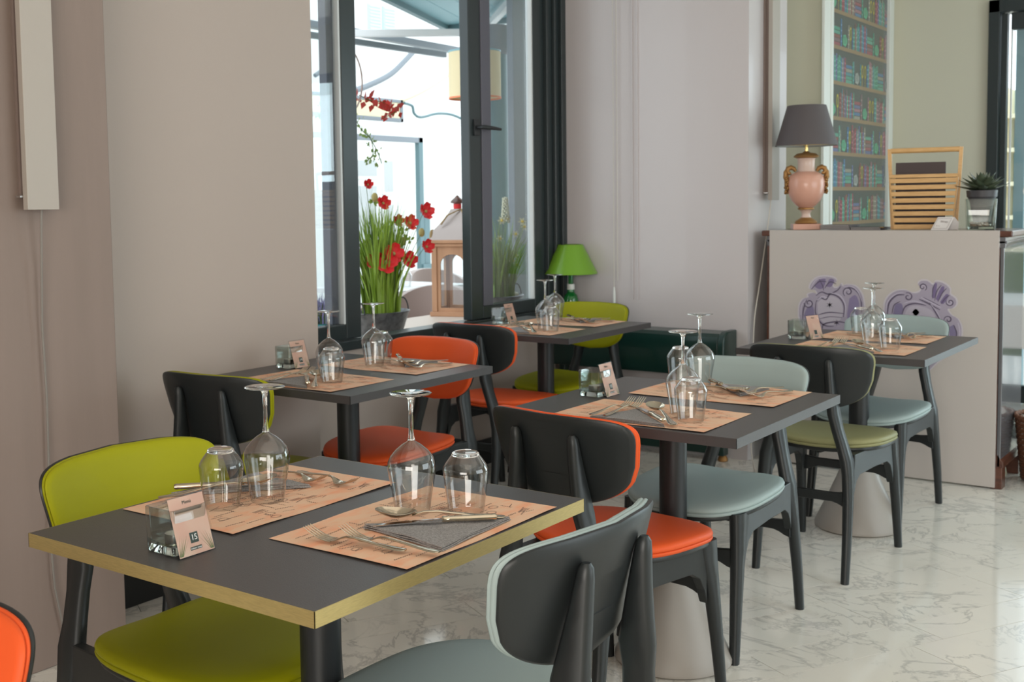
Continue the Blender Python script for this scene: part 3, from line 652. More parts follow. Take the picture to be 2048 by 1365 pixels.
for sgn in (-1,1):
    for k in range(9):
        y0 = sgn*(.036-.002*k*.4); x_ = sgn*(.034-.0028*k-.006*rg.random()); zt = .030+.014*rg.random()
        gr.add([(.0002, y0-.0004, .004),(.0002, y0+.0004,.004),(.0002,x_,zt)],[(0,1,2)])
sq = MB().box((0,-.0085,.021),(.0003,.0085,.0385)).box((0,-.0120,.0095),(.0003,.0120,.0150))
def card(x, y, rz, num, label, parent_off=0):
    t = thing('menu_card_holder', label, 'card holder', (x,y,H+.0002), rz, 'menu cards')
    tl = Matrix.Rotation(-LEAN, 4, 'Y')
    def part(n, me): o = link(n, me, t); o.matrix_local = tl; return o
    part('acrylic_sheet', card_me['a']); pc = part('card', card_me['c']); part('grass_print', card_me['g']); part('number_plate', card_me['s'])
    o = link('foot', card_me['f'], t)
    base = tl @ Matrix(((0,0,1,0.0006),(1,0,0,0),(0,1,0,0),(0,0,0,1)))
    if num: text('number', num, .0135, M['cardwhite'], t, base @ Matrix.Translation((0,.0298,0)), .0001)
    text('lettering', 'Menù', .0085, M['cardgreen'], t, base @ Matrix.Translation((0,.090,0)), .0001)
    text('lettering', 'indoor coop', .0045, M['cardwhite'], t, base @ Matrix.Translation((0,.0122,0)), .0001)
card_me = {'a':mesh('acrylic_sheet',acr,M['acrylic'],0),'c':mesh('card',cardp,M['card'],0),'g':mesh('grass_print',gr,M['leaf2'],0),'s':mesh('number_plate',sq,M['cardgreen'],0),'f':mesh('foot',acf,M['acrylic'],0)}
for k,(vx,vy,vr,dx,dy,cr,num) in {1:(-.050,-.292,0,.004,-.292,0,'15'),2:(-.262,-.020,0,-.208,-.006,.0,'14'),3:(-.252,-.006,0,-.198,.010,0,'13'),4:(-.243,-.008,0,-.189,.012,0,None),5:(-.252,.010,.05,-.178,.020,-.35,None)}.items():
    cx, cy = TB[k][:2]
    t = thing('candle_holder', f'square clear glass candle holder on the {TP[k]}', 'candle holder', (cx+vx,cy+vy,H+.0002), vr, 'square glass candle holders')
    link('candle_glass', vot_thin, t)
    link('glass_base', vot_base, t)
    tl = thing('tealight', f'white tealight inside the glass cube on the {TP[k]}', 'candle', (cx+vx+.002,cy+vy-.002,H+.0155), 0, 'tealights')
    link('cup', cup_me, tl); link('wax', wax_me, tl)
    card(cx+dx, cy+dy, cr, num, f'peach menu card'+(f' numbered {num}' if num else '')+f' leaning by the candle holder of the {TP[k]}')

# ------------------------------------------------------------------ counter
PY = 5.555; CT = 1.172
t = thing('counter', 'tall counter chest clad with a glossy white panel', 'counter', (-1.65,5.75,0))
def loc(mb): mb.v = [(x+1.65,y-5.75,z) for x,y,z in mb.v]; return mb
obj('front_panel', loc(MB().box((-2.187,PY,.008),(-1.128,PY+.012,CT))), M['panel'], t, bevel=.001)
obj('side_panel', loc(MB().box((-1.125,PY+.014,.10),(-1.108,6.00,CT-.075))), M['varn'], t, bevel=.004)
obj('side_panel', loc(MB().box((-2.205,PY+.014,.10),(-2.188,6.00,CT-.075))), M['oldwood'], t, bevel=.004)
obj('carcass', loc(MB().box((-2.187,PY+.014,.10),(-1.126,5.99,CT-.08))), M['oldwood'], t, smooth=0)
obj('top_board', loc(MB().box((-2.235,PY+.013,CT-.030),(-1.075,6.04,CT-.002))), M['oldwood'], t, bevel=.007, seg=3)
obj('top_moulding', loc(MB().box((-2.212,PY+.013,CT-.060),(-1.097,6.02,CT-.046)).box((-2.205,PY+.013,CT-.080),(-1.103,6.01,CT-.030))), M['varn'], t, bevel=.003)
bm_ = MB()
obj('base_moulding', loc(MB().prism([(0,.10),(0,.16),(.010,.155),(.018,.135),(.028,.125),(.030,.10)], lambda u,v,k: (-1.125+u, k, v), PY+.014, 6.01)), M['oldwood'], t, bevel=.002)
for x0, x1, y0, y1 in ((-1.19,-1.10,PY+.013,PY+.085),(-2.215,-2.14,PY+.013,PY+.085),(-1.19,-1.10,5.93,6.00),(-2.215,-2.14,5.93,6.00)):
    obj('foot', loc(MB().prism([(0,0),(.55,0),(.62,.25),(1,.55),(1,1),(0,1)], lambda u,v,k,x0=x0,x1=x1: ((x0+(x1-x0)*(1-u)) if x0 > -1.5 else (x0+(x1-x0)*u), k, .10*v), y0, y1)), M['oldwood'], t, bevel=.002)
# stickers: two baroque cartouches printed flat on the panel
def cart(name, label, halo, body, strokes, fills, hl):
    mb = MB(); k0 = PY-.0006
    def P(u, v, d): return (-2.035+(u-1597)*.002322, k0-d, .944-(v-556)*.00229)
    def poly(pts, c, d): mb.col = c; mb.add([P(u,v,d) for u,v in pts], [tuple(range(len(pts)))])
    def line(pts, wd, c, d):
        mb.col = c
        pts = [tuple(p) for p in smooth2(pts, 4)]
        n = len(pts); L_ = []; R_ = []
        for i in range(n):
            ax, ay = pts[max(i-1,0)]; bx, by = pts[min(i+1,n-1)]; L = hypot(bx-ax,by-ay) or 1
            tt = i/(n-1); ww = wd*(.45+.55*sin(pi*min(1,tt*1.0)))/2
            nx, ny = -(by-ay)/L*ww, (bx-ax)/L*ww
            L_.append(P(pts[i][0]+nx,pts[i][1]+ny,d)); R_.append(P(pts[i][0]-nx,pts[i][1]-ny,d))
        vs = L_+R_; mb.add(vs, [(i,i+1,n+i+1,n+i) for i in range(n-1)])
    poly(smooth2(halo+[halo[0]],3)[:-1], (.50,.46,.50), 0); poly(smooth2(body+[body[0]],3)[:-1], (.34,.30,.375), .0002)
    for pts, c in fills: poly(pts if len(pts) == 12 else smooth2(pts+[pts[0]],3)[:-1], c, .0003)
    for i,(pts, wd) in enumerate(strokes): line(pts, wd, (.095,.075,.12), .0004)
    for i,(pts, wd) in enumerate(hl): line(pts, wd, (.47,.42,.52), .0005)
    o = obj('cartouche_sticker', mb, M['sticker'], None, smooth=0); tag(o, label, 'sticker', 'purple ornament stickers')
def smooth2(P, n):
    out = []
    for i in range(len(P)-1):
        a, b = P[max(i-1,0)], P[i]; c, d = P[i+1], P[min(i+2,len(P)-1)]
        for k in range(n):
            t_ = k/n; out.append(tuple(.5*(2*b[j]+(-a[j]+c[j])*t_+(2*a[j]-5*b[j]+4*c[j]-d[j])*t_*t_+(-a[j]+3*b[j]-3*c[j]+d[j])*t_**3) for j in (0,1)))
    out.append(P[-1]); return out
def spiral(u, v, r, a0, turns, s=1):
    return [(u+r*(1-.8*i/18)*cos(a0+s*turns*2*pi*i/18), v+r*(1-.8*i/18)*sin(a0+s*turns*2*pi*i/18)) for i in range(19)]
def star(u, v, r): return [(u+(r if i%2==0 else r*.28)*sin(pi*i/6), v-(r if i%2==0 else r*.28)*cos(pi*i/6)) for i in range(12)]
b1 = [(1598,640),(1599,618),(1607,604),(1618,600),(1617,594),(1629,590),(1638,594),(1632,584),(1621,583),(1624,570),(1637,558),(1655,555),(1672,558),(1677,565),(1669,569),(1671,578),(1680,577),(1686,569),(1689,574),(1697,571),(1714,573),(1726,585),(1732,603),(1734,640),(1720,668),(1690,700),(1650,700),(1618,672),(1604,660)]
def grow(P, d):
    cx = sum(p[0] for p in P)/len(P); cy = sum(p[1] for p in P)/len(P)
    return [(u+(u-cx)/hypot(u-cx,v-cy)*d, v+(v-cy)/hypot(u-cx,v-cy)*d) for u,v in P]
cart('c', 'purple printed cartouche with star shield on panel, behind the candle holder', grow(b1,3.5), b1,
 [(spiral(1701,586,11,2.2,1.2),3),(spiral(1619,613,11,3.4,1.2,-1),3),([(1701,576),(1716,581),(1727,598),(1729,628)],3.5),([(1606,650),(1607,628),(1614,606)],3),
  ([(1634,610),(1633,632),(1641,650),(1655,660),(1672,660)],3),([(1634,610),(1642,600),(1655,604),(1664,592),(1682,598),(1693,615),(1692,640)],3),([(1640,637),(1662,631),(1692,632)],2.5),([(1641,646),(1664,640),(1690,641)],1.5),
  ([(1624,583),(1640,566),(1656,566)],2.5),([(1640,560),(1648,575),(1650,585)],2),([(1652,580),(1663,566),(1676,570)],2.5),([(1634,596),(1646,588),(1660,592),(1678,584),(1686,574)],3),([(1648,668),(1652,656),(1680,650),(1700,652)],3)],
 [([(1637,612),(1645,604),(1664,596),(1682,602),(1690,618),(1689,638),(1676,656),(1655,656),(1640,640)],(.43,.39,.45)),([(1630,576),(1640,562),(1654,560),(1650,578),(1640,582)],(.19,.15,.26)),([(1656,576),(1662,560),(1672,562),(1666,576)],(.19,.15,.26)),(star(1663,615,8),(.08,.06,.12)),(star(1678,652,8),(.08,.06,.12)),([(1704,600),(1716,592),(1724,610),(1720,640),(1700,645)],(.22,.18,.30)),([(1608,640),(1616,622),(1628,620),(1630,645),(1620,660)],(.20,.17,.28))],
 [([(1636,606),(1647,598),(1658,600)],2.2),([(1664,589),(1684,594),(1696,614),(1695,640)],2.4),([(1602,640),(1603,620),(1612,606)],2),([(1690,575),(1708,574),(1722,586),(1730,606)],2),([(1622,582),(1634,562),(1655,557)],1.8),(spiral(1701,586,8,2.2,1.0),1.6),(spiral(1619,613,8,3.4,1.0,-1),1.6)])
b2 = [(1776,640),(1776,608),(1785,590),(1800,580),(1818,579),(1830,584),(1842,582),(1846,574),(1840,566),(1846,559),(1858,559),(1868,566),(1872,560),(1882,560),(1892,565),(1900,574),(1900,584),(1910,592),(1912,603),(1905,612),(1896,614),(1903,625),(1915,632),(1922,648),(1922,668),(1915,690),(1880,720),(1856,745),(1848,720),(1826,715),(1800,690),(1782,665)]
cart('c', 'purple printed cartouche with shell crest, beside the counter edge', grow(b2,3.5), b2,
 [(spiral(1821,592,9,4.2,1.2),2.8),(spiral(1849,571,8,1.0,1.2,-1),2.8),(spiral(1901,600,8,3.6,1.2,-1),2.8),(spiral(1898,635,8,3,1.1),2.6),([(1781,630),(1784,606),(1798,590),(1814,588)],3.5),([(1790,628),(1794,610),(1806,602)],2.2),([(1810,628),(1816,612),(1834,605),(1856,608)],3.2),([(1842,596),(1858,603),(1882,616)],3),([(1850,592),(1882,608)],2),([(1862,600),(1876,625),(1886,640)],3),([(1868,594),(1868,575),(1872,564)],2.2),([(1872,598),(1876,578),(1884,566)],2.2),([(1878,600),(1886,582),(1894,572)],2.2),([(1884,604),(1892,592),(1900,586)],2.2),([(1908,645),(1914,662),(1910,685)],2.5)],
 [([(1792,630),(1796,610),(1808,606),(1812,622),(1806,640)],(.19,.16,.27)),([(1814,630),(1824,612),(1845,610),(1866,618),(1874,634),(1860,650),(1820,650)],(.41,.37,.44)),([(1829,623),(1836,616),(1843,623),(1836,630)],(.27,.23,.32)),([(1866,590),(1870,566),(1876,564),(1872,592)],(.16,.12,.24)),([(1874,594),(1884,570),(1890,572),(1880,597)],(.16,.12,.24)),([(1882,600),(1893,584),(1898,588),(1888,604)],(.16,.12,.24)),([(1900,650),(1910,646),(1914,670),(1904,690)],(.20,.17,.28))],
 [([(1778,625),(1781,604),(1796,588),(1812,583)],2.2),([(1846,592),(1884,611)],2.4),([(1812,606),(1832,600),(1856,606)],1.8),([(1916,640),(1920,660),(1916,685)],2),(spiral(1849,571,5.5,1.0,1.0,-1),1.5),(spiral(1901,600,5.5,3.6,1.0,-1),1.5),([(1886,640),(1876,620),(1864,604)],1.8)])

# things on the counter top
Z0 = CT
t = thing('table_lamp', 'salmon ceramic urn table lamp with grey shade on the counter', 'lamp', (-2.055,5.70,Z0), .45)
obj('plinth', MB().box((-.068,-.068,0),(.068,.068,.029)), M['vase'], t, bevel=.002)
obj('foot', MB().lathe([(.052,.029),(.056,.034),(.050,.044),(.034,.054),(.026,.060)],40,(0,0,0),True), M['vgold'], t)
obj('pedestal', MB().lathe([(.026,.060),(.021,.072),(.021,.082),(.028,.094),(.034,.099)],40), M['vasepale'], t)
obj('ring', MB().lathe([(.034,.099),(.040,.102),(.040,.107),(.034,.110)],40), M['vgold'], t)
obj('urn_body', MB().lathe([(.030,.108),(.048,.121),(.070,.145),(.086,.180),(.092,.215),(.091,.245),(.082,.268),(.066,.282),(.046,.290)],56), M['vase'], t)
obj('neck', MB().lathe([(.046,.290),(.042,.296),(.041,.335),(.043,.352),(.048,.358)],48), M['vasepale'], t)
obj('lip', MB().lathe([(.046,.356),(.060,.362),(.062,.366),(.046,.380),(.020,.384),(.010,.392)],48,(0,0,0),False,True), M['vgold'], t)
obj('socket', MB().cyl((0,0,.384),.008,.055,16), M['brass'], t)
hb = MB().tube([(.028*cos(2*pi*k/10-.2)*s_,.028*sin(2*pi*k/10-.2)*s_,.394+.022) for k,s_ in ((0,.2),(1,.5),(2,1))],.002,6)
for s in (-1,1):
    h = MB(); h.tube([(s*.050,0,.292),(s*.060,0,.306),(s*.074,0,.312),(s*.088,0,.306),(s*.093,0,.292),(s*.084,0,.281),(s*.074,0,.285)],[.008,.011,.013,.013,.012,.010,.008],12)
    h.tube([(s*.093,0,.308),(s*.100,0,.290),(s*.101,0,.262),(s*.096,0,.240)],[.004,.010,.011,.006],10)
    for k in range(48):
        a = k*2.399; rr_ = .030*sqrt(k/48)
        h.sphere((s*(.094+.005*cos(k*2)), rr_*cos(a), .235+1.55*rr_*sin(a)-.008), .0085, 8, 6, (.8,1,1))
    obj('handle', h, M['vgold'], t, smooth=60)
sh = MB().lathe([(.150,.418),(.150,.421),(.094,.618),(.093,.618),(.149,.418)],64)
obj('lamp_shade', sh, M['shadegrey'], t); 
obj('shade_lining', MB().lathe([(.1475,.420),(.0915,.616)],64), M['shadein'], t)
obj('shade_ring', MB().tube([(0,-.148,.424),(0,.148,.424)],.0015,6).tube([(-.148,0,.424),(.148,0,.424)],.0015,6).cyl((0,0,.420),.012,.004,12), M['brass'], t)
# magazine basket
bx, by = -1.492, 5.72
t = thing('magazine_basket', 'slatted bamboo basket with tall handle frame on the counter', 'basket', (bx,by,Z0), .16)
n = 0
for s in (-1,1):
    for k in range(8):
        z = .004+k*.0310; u = z/.245; hx = .128+.020*u; yy = s*(.052+.022*u)
        hh_ = .021
        obj('slat', MB().cbox((0,yy,z+hh_/2),(2*hx,.0045,hh_), Matrix.Rotation(-s*.09,3,'X')), M['bamboo'], t, bevel=.001, seg=1)
    yy = s*.074; obj('slat', MB().cbox((0,s*(.052+.022),.004+7*.031+.032),(2*.1485,.0045,.016), Matrix.Rotation(-s*.09,3,'X')), M['bamboo'], t, bevel=.001, seg=1)
for s in (-1,1):
    obj('end_panel', MB().add([(s*.124,-.050,0),(s*.124,.050,0),(s*.145,.072,.245),(s*.145,-.072,.245),(s*.131,-.050,0),(s*.131,.050,0),(s*.152,.072,.245),(s*.152,-.072,.245)],[(0,1,2,3),(7,6,5,4),(0,4,5,1),(1,5,6,2),(2,6,7,3),(3,7,4,0)]), M['bamboo'], t, smooth=0)
    obj('handle_post', MB().add([(s*.132,-.014,0),(s*.132,.014,0),(s*.150,.012,.385),(s*.150,-.012,.385),(s*.147,-.014,0),(s*.147,.014,0),(s*.166,.012,.385),(s*.166,-.012,.385)],[(0,1,2,3),(7,6,5,4),(0,4,5,1),(1,5,6,2),(2,6,7,3),(3,7,4,0)]), M['bamboo'], t, smooth=0)
obj('handle_bar', MB().tube([(-.153,0,.375),(.153,0,.375)],.0125,14), M['bamboo'], t)
obj('floor_board', MB().box((-.123,-.049,.001),(.123,.049,.005)), M['bamboo'], t, smooth=0)
for k,(dy,x0,x1,zt,lab) in enumerate(((.018,-.120,.098,.315,'front'),(.0,-.115,.095,.308,'middle'),(-.018,-.110,.090,.300,'rear'))):
    pass
t2 = thing('menu_folder', 'dark brown menu folder standing in the slatted basket', 'menu', (bx-.014,by-.014,Z0+.006), .16)
obj('cover', MB().box((-.108,0,0),(.108,.004,.312)).box((-.108,.014,0),(.108,.018,.312)).box((-.112,0,0),(-.106,.018,.312)), M['brown'], t2, bevel=.0015)
obj('pages', MB().box((-.105,.0045,.003),(.104,.0135,.306)), M['cream'], t2, smooth=0)
# stacked thin menus
for i in range(4):
    o = thing('menu_booklet', f'thin dark menu booklet, number {i+1} from below in left stack beside lamp'.replace('number 1 from below','lowest').replace('number 2 from below','second from below').replace('number 3 from below','third from below').replace('number 4 from below','topmost'), 'menu', (-1.885,5.68,Z0+.0005+.0062*i), .03-.02*i, 'menu booklets on the counter')
    obj('cover', MB().box((-.073,-.055,0),(.073,.10,.0012)).box((-.073,-.055,.0038),(.073,.10,.005)).box((.0715,-.055,.0012),(.073,.10,.0038)), M['brown'], o, smooth=0)
    obj('pages', MB().box((-.071,-.053,.0014),(.0713,.098,.0037)), M['cream'], o, smooth=0)
for i in range(2):
    o = thing('menu_booklet', ('lower','upper')[i]+' thin dark menu booklet in right stack beside basket', 'menu', (-1.735,5.68,Z0+.0005+.0062*i), -.02-.03*i, 'menu booklets on the counter')
    obj('cover', MB().box((-.073,-.055,0),(.073,.10,.0012)).box((-.073,-.055,.0038),(.073,.10,.005)).box((.0715,-.055,.0012),(.073,.10,.0038)), M['brown'], o, smooth=0)
    obj('pages', MB().box((-.071,-.053,.0014),(.0713,.098,.0037)), M['cream'], o, smooth=0)
    if i == 1: obj('clip', MB().tube([(.070,-.056,.0055),(.082,-.056,.0055),(.086,-.050,.0045)],.002,8), M['brass'], o)
# reserved card
t = thing('reserved_sign', 'small folded cream card reading RESERVED on the counter', 'sign', (-1.388,5.605,Z0), 0)
sk = .022
obj('front_card', MB().add([(-.044,0,0),(.030,0,0),(.054,.022,.060),(-.018,.022,.060),(-.044,.001,0),(.030,.001,0),(.054,.023,.060),(-.018,.023,.060)],[(3,2,1,0),(4,5,6,7),(0,1,5,4),(1,2,6,5),(2,3,7,6),(3,0,4,7)]), M['cream'], t, smooth=0)
obj('rear_card', MB().add([(.030,.045,0),(-.030,.045,0),(-.018,.023,.060),(.054,.023,.060),(.066,.045,0),(.070,.040,.035)],[(0,1,2,3),(0,3,5,4)]), M['cream'], t, smooth=0)
ang = atan2(.060,.022); hx = Vector((1,0,0)); hy = Vector((.013*0+.37,.345,.94)).normalized(); hy = Vector((0,cos(ang),sin(ang))); hz = hx.cross(hy)
base = Matrix(((1,.37,hz.x,.004),(0,hy.y,hz.y,.0105),(0,hy.z,hz.z,.0305),(0,0,0,1)))
text('lettering', 'RESERVED', .0105, M['ink'], t, base @ Matrix.Translation((0,.008,.0008)), .0001)
text('lettering', 'di - 2 /..', .0065, M['ink'], t, base @ Matrix.Translation((-.012,-.012,.0008)), .0001)
fr_ = MB()
for a,b in (((-.030,-.024),(.030,-.024)),((.030,-.024),(.030,.024)),((.030,.024),(-.030,.024)),((-.030,.024),(-.030,-.024))):
    d = (Vector(b)-Vector(a)).normalized(); nn = Vector((-d.y,d.x))*.0005
    fr_.add([base @ Vector((p.x,p.y,.0008)) for p in (Vector(a)+nn,Vector(a)-nn,Vector(b)-nn,Vector(b)+nn)],[(0,1,2,3)])
obj('printed_border', fr_, M['ink'], t, smooth=0)
# succulent in square glass
gx, gy = -1.238, 5.70
t = thing('glass_planter', 'square clear glass planter with pebbles on counter corner', 'planter', (gx,gy,Z0), .25)
vo = MB(); o_, i_, hh = .066, .061, .142
vo.rings([rz_(.058,.008,0),rz_(.060,.009,.003),rz_(o_,.008,hh-.002),rz_(o_-.0015,.007,hh),rz_(i_+.001,.006,hh),rz_(i_,.006,hh-.002),rz_(.053,.006,.018),rz_(.048,.008,.0145)])
obj('glass_cube', vo, M['vglass'], t, smooth=50)
obj('glass_base', MB().rings([rz_(.0525,.006,.004),rz_(.0535,.006,.0135)]), M['glass'], t, smooth=50)
rp_ = random.Random(4)
for i in range(15):
    a = i*2.4; r_ = .020+.023*((i*7)%5)/5
    o = obj('pebble', MB().sphere((0,0,0),.0088+.002*rp_.random(),12,8,(1.25,.95,.7)), M['pebble'], None, smooth=60, loc=(gx+r_*cos(a),gy+r_*sin(a),Z0+.0215+.010*(i//9)), rz=a)
    tag(o, 'brown pebble at the bottom of the glass planter', 'pebble', 'pebbles in the glass planter')
t = thing('potted_succulent', 'dark rosette succulent in a black pot inside the glass planter', 'plant', (gx+.004,gy,Z0), .3)
obj('pot', MB().lathe([(.036,.035),(.052,.128),(.060,.148),(.064,.150),(.067,.180),(.063,.181),(.060,.172),(.010,.168)],40,(0,0,0),True), M['pot'], t)
for ring_, (n, L, el, z) in enumerate(((8,.112,10,.178),(8,.104,22,.182),(7,.088,40,.188),(6,.068,58,.192),(4,.050,74,.196))):
    for k in range(n):
        a = 2*pi*k/n+ring_*.45; e = radians(el+6*sin(k*3+ring_)); lf = MB(); R_ = []
        for i in range(8):
            u = i/7; wdt = .0205*(sin(pi*min(1,u*.85+.12))**.8)*(1-u**4)+.0006; hgt = .0045*(1-u)+.0008
            x = .006+L*u; zz = .012*u*u+.0
            R_.append([(x, wdt*cos(2*pi*j/8), zz+hgt*sin(2*pi*j/8)+.35*wdt*abs(cos(2*pi*j/8))) for j in range(8)])
        lf.rings(R_)
        o = obj('leaf', lf, M['succ'], t, smooth=60); o.location = (0,0,z); o.rotation_euler = (0,-e,a)

# ------------------------------------------------------------------ green bench, lamp on it
t = thing('bench', 'dark green painted wooden bench against the back wall', 'bench', (-2.85,5.42,0))
def bl_(mb): mb.v = [(x+2.85,y-5.42,z) for x,y,z in mb.v]; return mb
prof = [(5.35,.44),(5.345,.47),(5.352,.61),(5.362,.640),(5.385,.656),(5.50,.662),(5.50,.44)]
obj('box_front', bl_(MB().prism(prof, lambda u,v,k: (k,u,v), -3.355, -2.372)), M['green'], t, smooth=30, bevel=.006, seg=3)
obj('end_cap', bl_(MB().prism([(5.340,.43),(5.335,.47),(5.342,.62),(5.356,.652),(5.385,.668),(5.505,.670),(5.505,.43)], lambda u,v,k: (k,u,v), -2.372, -2.335)), M['green'], t, smooth=30, bevel=.008, seg=3)
for xx in (-2.395, -3.33): obj('leg', bl_(MB().box((xx,5.40,.03),(xx+.035,5.46,.44))), M['green'], t, bevel=.006)
for xx in (-2.378, -3.312): obj('brass_foot', bl_(MB().lathe([(.022,.0),(.026,.006),(.024,.018),(.016,.030)],20,(xx,5.43,0),True,True)), M['vgold'], t)
obj('lower_rail', bl_(MB().box((-3.33,5.405,.035),(-2.37,5.435,.135))), M['green'], t, bevel=.004)
t = thing('table_lamp', 'green cone shade lamp on a green bottle in the window corner', 'lamp', (-3.262,5.42,.664), 0)
obj('bottle', MB().lathe([(.030,0),(.040,.006),(.041,.10),(.040,.135),(.034,.155),(.022,.166),(.019,.172),(.019,.186)],32,(0,0,0),True), M['bottle'], t)
obj('bottle_collar', MB().cyl((0,0,.186),.021,.030,24), M['white'], t)
obj('socket', MB().cyl((0,0,.216),.014,.13,20), M['bottle'], t)
obj('lamp_shade', MB().lathe([(.146,.272),(.147,.274),(.068,.432),(.066,.432),(.145,.272)],56), M['shadegreen'], t)
obj('shade_spokes', MB().tube([(0,-.068,.428),(0,.068,.428)],.0018,6).tube([(-.068,0,.428),(.068,0,.428)],.0018,6), M['brass'], t)
obj('socket_cap', MB().cyl((0,0,.346),.006,.084,12), M['brass'], t)
# wicker basket right of the counter
t = thing('waste_basket', 'brown wicker basket on the floor beside the counter', 'basket', (-.955,5.86,0), 0)
for k in range(22):
    z = .012+k*.013; r_ = .115+.030*z/.29; P = []
    for j in range(40): a = 2*pi*j/40; P.append(((r_+.004*(1 if (j+k)%2 else -1))*cos(a),(r_+.004*(1 if (j+k)%2 else -1))*sin(a),z))
    R_ = [[(p[0]*(1+d/r_),p[1]*(1+d/r_),p[2]+e) for p in P] for d,e in ((0,-.0062),(.005,0),(0,.0062),(-.005,0),(0,-.0062))]
    if k == 0: wk = MB()
    wk.rings(R_, False, False)
obj('woven_body', wk, M['wicker'], t, smooth=60)['kind'] = 'stuff'
rm = MB(); 
for s_ in (0,1): rm.tube([((.147)*cos(2*pi*j/60)+0, .147*sin(2*pi*j/60), .302+.006*sin(j*1.57+s_*pi)) for j in range(61)],.0075,8)
obj('rim', rm, M['wicker'], t); obj('basket_floor', MB().cyl((0,0,.002),.11,.008,32), M['wicker'], t)
pe = MB(); rpp = random.Random(8)
for k in range(10):
    a = k*.63; x0, y0 = .08*cos(a), .08*sin(a)
    pe.add([(x0-.04,y0-.02,.27),(x0+.04,y0-.03,.26),(x0+.03,y0+.03,.325-.02*rpp.random()),(x0-.03,y0+.02,.315)],[(0,1,2),(0,2,3)])
tag(obj('crumpled_paper', pe, M['cream'], None, smooth=0, loc=(-.955,5.86,0)), 'crumpled pale paper sticking out of the wicker basket', 'paper')
# ------------------------------------------------------------------ glass door at the far end
d = bpy.data.objects.new('door_1', None); C.objects.link(d); d['kind'] = 'structure'
obj('door_frame', MB().box((-1.69,7.90,0),(-1.625,8.05,2.55)).box((-1.69,7.90,2.47),(1.45,8.05,2.55)).box((1.40,7.90,0),(1.45,8.05,2.55)), M['frame'], d, bevel=.004)
for nm,(a,b) in (('l',(-1.620,-.10)),('r',(-.09,1.40))):
    s = obj('door_leaf', MB().box((a,7.93,.01),(a+.035,7.99,2.465)).box((b-.055,7.93,.01),(b,7.99,2.465)).box((a+.055,7.93,.01),(b-.055,7.99,.12)).box((a+.055,7.93,2.36),(b-.055,7.99,2.465)), M['frame'], d, bevel=.004)
    obj('glazing_bead', MB().box((a+.056,7.928,.12),(a+.066,7.94,2.36)), M['bead'], s, smooth=0)
    obj('pane', MB().box((a+.055,7.955,.12),(b-.055,7.962,2.36)), M['pane'], s, smooth=0)
    if nm == 'l':
        RX = Matrix(((1,0,0,0),(0,0,-1,0),(0,1,0,0),(0,0,0,1)))
        text('lettering', '6', .135, M['cardwhite'], s, Matrix.Translation((-1.455,7.952,1.36)) @ RX, .001)
        text('lettering', 'blu', .135, M['cardwhite'], s, Matrix.Translation((-1.40,7.952,1.16)) @ RX, .001)
struct('trim_4', MB().box((-1.585,8.20,0),(-1.525,8.31,2.9)), M['bluepost'], smooth=0)
# things beyond the counter inside the second room
t = thing('dining_table', 'white clothed table beyond the counter near the glass door', 'table', (-1.02,7.0,0))
obj('tablecloth', MB().box((-.42,-.42,.52),(.42,.42,.75)), M['tabwhite'], t, bevel=.012, seg=3)
obj('leg', MB().cyl((0,0,0),.035,.52,20), M['column'], t); obj('foot_plate', MB().cyl((0,0,0),.22,.015,32), M['column'], t)
t = thing('armchair', 'green upholstered chair with carved wooden legs behind the counter', 'chair', (-.88,7.62,0), 0)
obj('backrest', MB().box((-.25,.08,.50),(.25,.14,.98)), M['green_vel'] if 'green_vel' in M else M['leaf2'], t, bevel=.03, seg=4)
obj('back_frame', MB().tube([(-.26,.11,.45),(-.27,.11,.98),(-.15,.12,1.05),(0,.12,1.07),(.15,.12,1.05),(.27,.11,.98),(.26,.11,.45)],.018,10), M['oldwood'], t)
obj('seat', MB().box((-.25,-.26,.38),(.25,.10,.47)), M['leaf2'], t, bevel=.02, seg=3)
for sx in (-1,1):
    for sy,yy in ((1,.11),(-1,-.23)):
        obj('leg', MB().tube([(sx*.23,yy,.40),(sx*.25,yy-.01,.30),(sx*.235,yy,.15),(sx*.25,yy,.0)],[.022,.026,.018,.014],10), M['oldwood'], t)
# ------------------------------------------------------------------ terrace outside
struct('terrace_ground', MB().box((-12,-1,-.12),(-3.52,14,-.02)).box((-3.52,8.17,-.12),(6,14,-.02)), M['ground'], smooth=0)
lg = thing('ledge', 'pale stone ledge outside the terrace window', 'ledge', (-3.8,4.4,0))
obj('slab', MB().box((-.28,-1.2,.655),(.27,1.25,.690)), M['marbleledge'], lg, bevel=.003)
for yy in (-1.0,.1,1.1): obj('support', MB().box((-.2,yy-.04,-.02),(.2,yy+.04,.655)), M['marbleledge'], lg, smooth=0)
LZ = .690
def tub(loc_, label, rz=0, w_=.115, L=.165):
    t = thing('zinc_tub', label, 'planter', loc_, rz, 'galvanised tubs on the ledge')
    def el(a, b, z, n=44): return [(a*cos(2*pi*j/n), b*sin(2*pi*j/n), z) for j in range(n)]
    rings = [el(w_*.72,L*.74,0)]
    nz = 6
    for i in range(nz+1):
        k = i/nz; z = .006+.100*k; f_ = .74+.24*k
        rings.append([(w_*f_*cos(2*pi*j/44)*(1+.012*sin(11*2*pi*j/44+pi*i)), L*f_*sin(2*pi*j/44)*(1+.012*sin(11*2*pi*j/44+pi*i)), z) for j in range(44)])
    rings += [el(w_*1.02,L*1.02,.112),el(w_*1.03,L*1.03,.117),el(w_*.99,L*.99,.119),el(w_*.95,L*.95,.112),el(w_*.70,L*.72,.02)]
    obj('tub_body', MB().rings(rings,True,True), M['zinc'], t, smooth=60)
    for s in (-1,1):
        obj('handle', MB().tube([(cos(a)*.035, s*(L*.98+.004), .112+.062*sin(a)) for a in [pi*j/14 for j in range(15)]],.0035,8), M['column'], t)
    return t
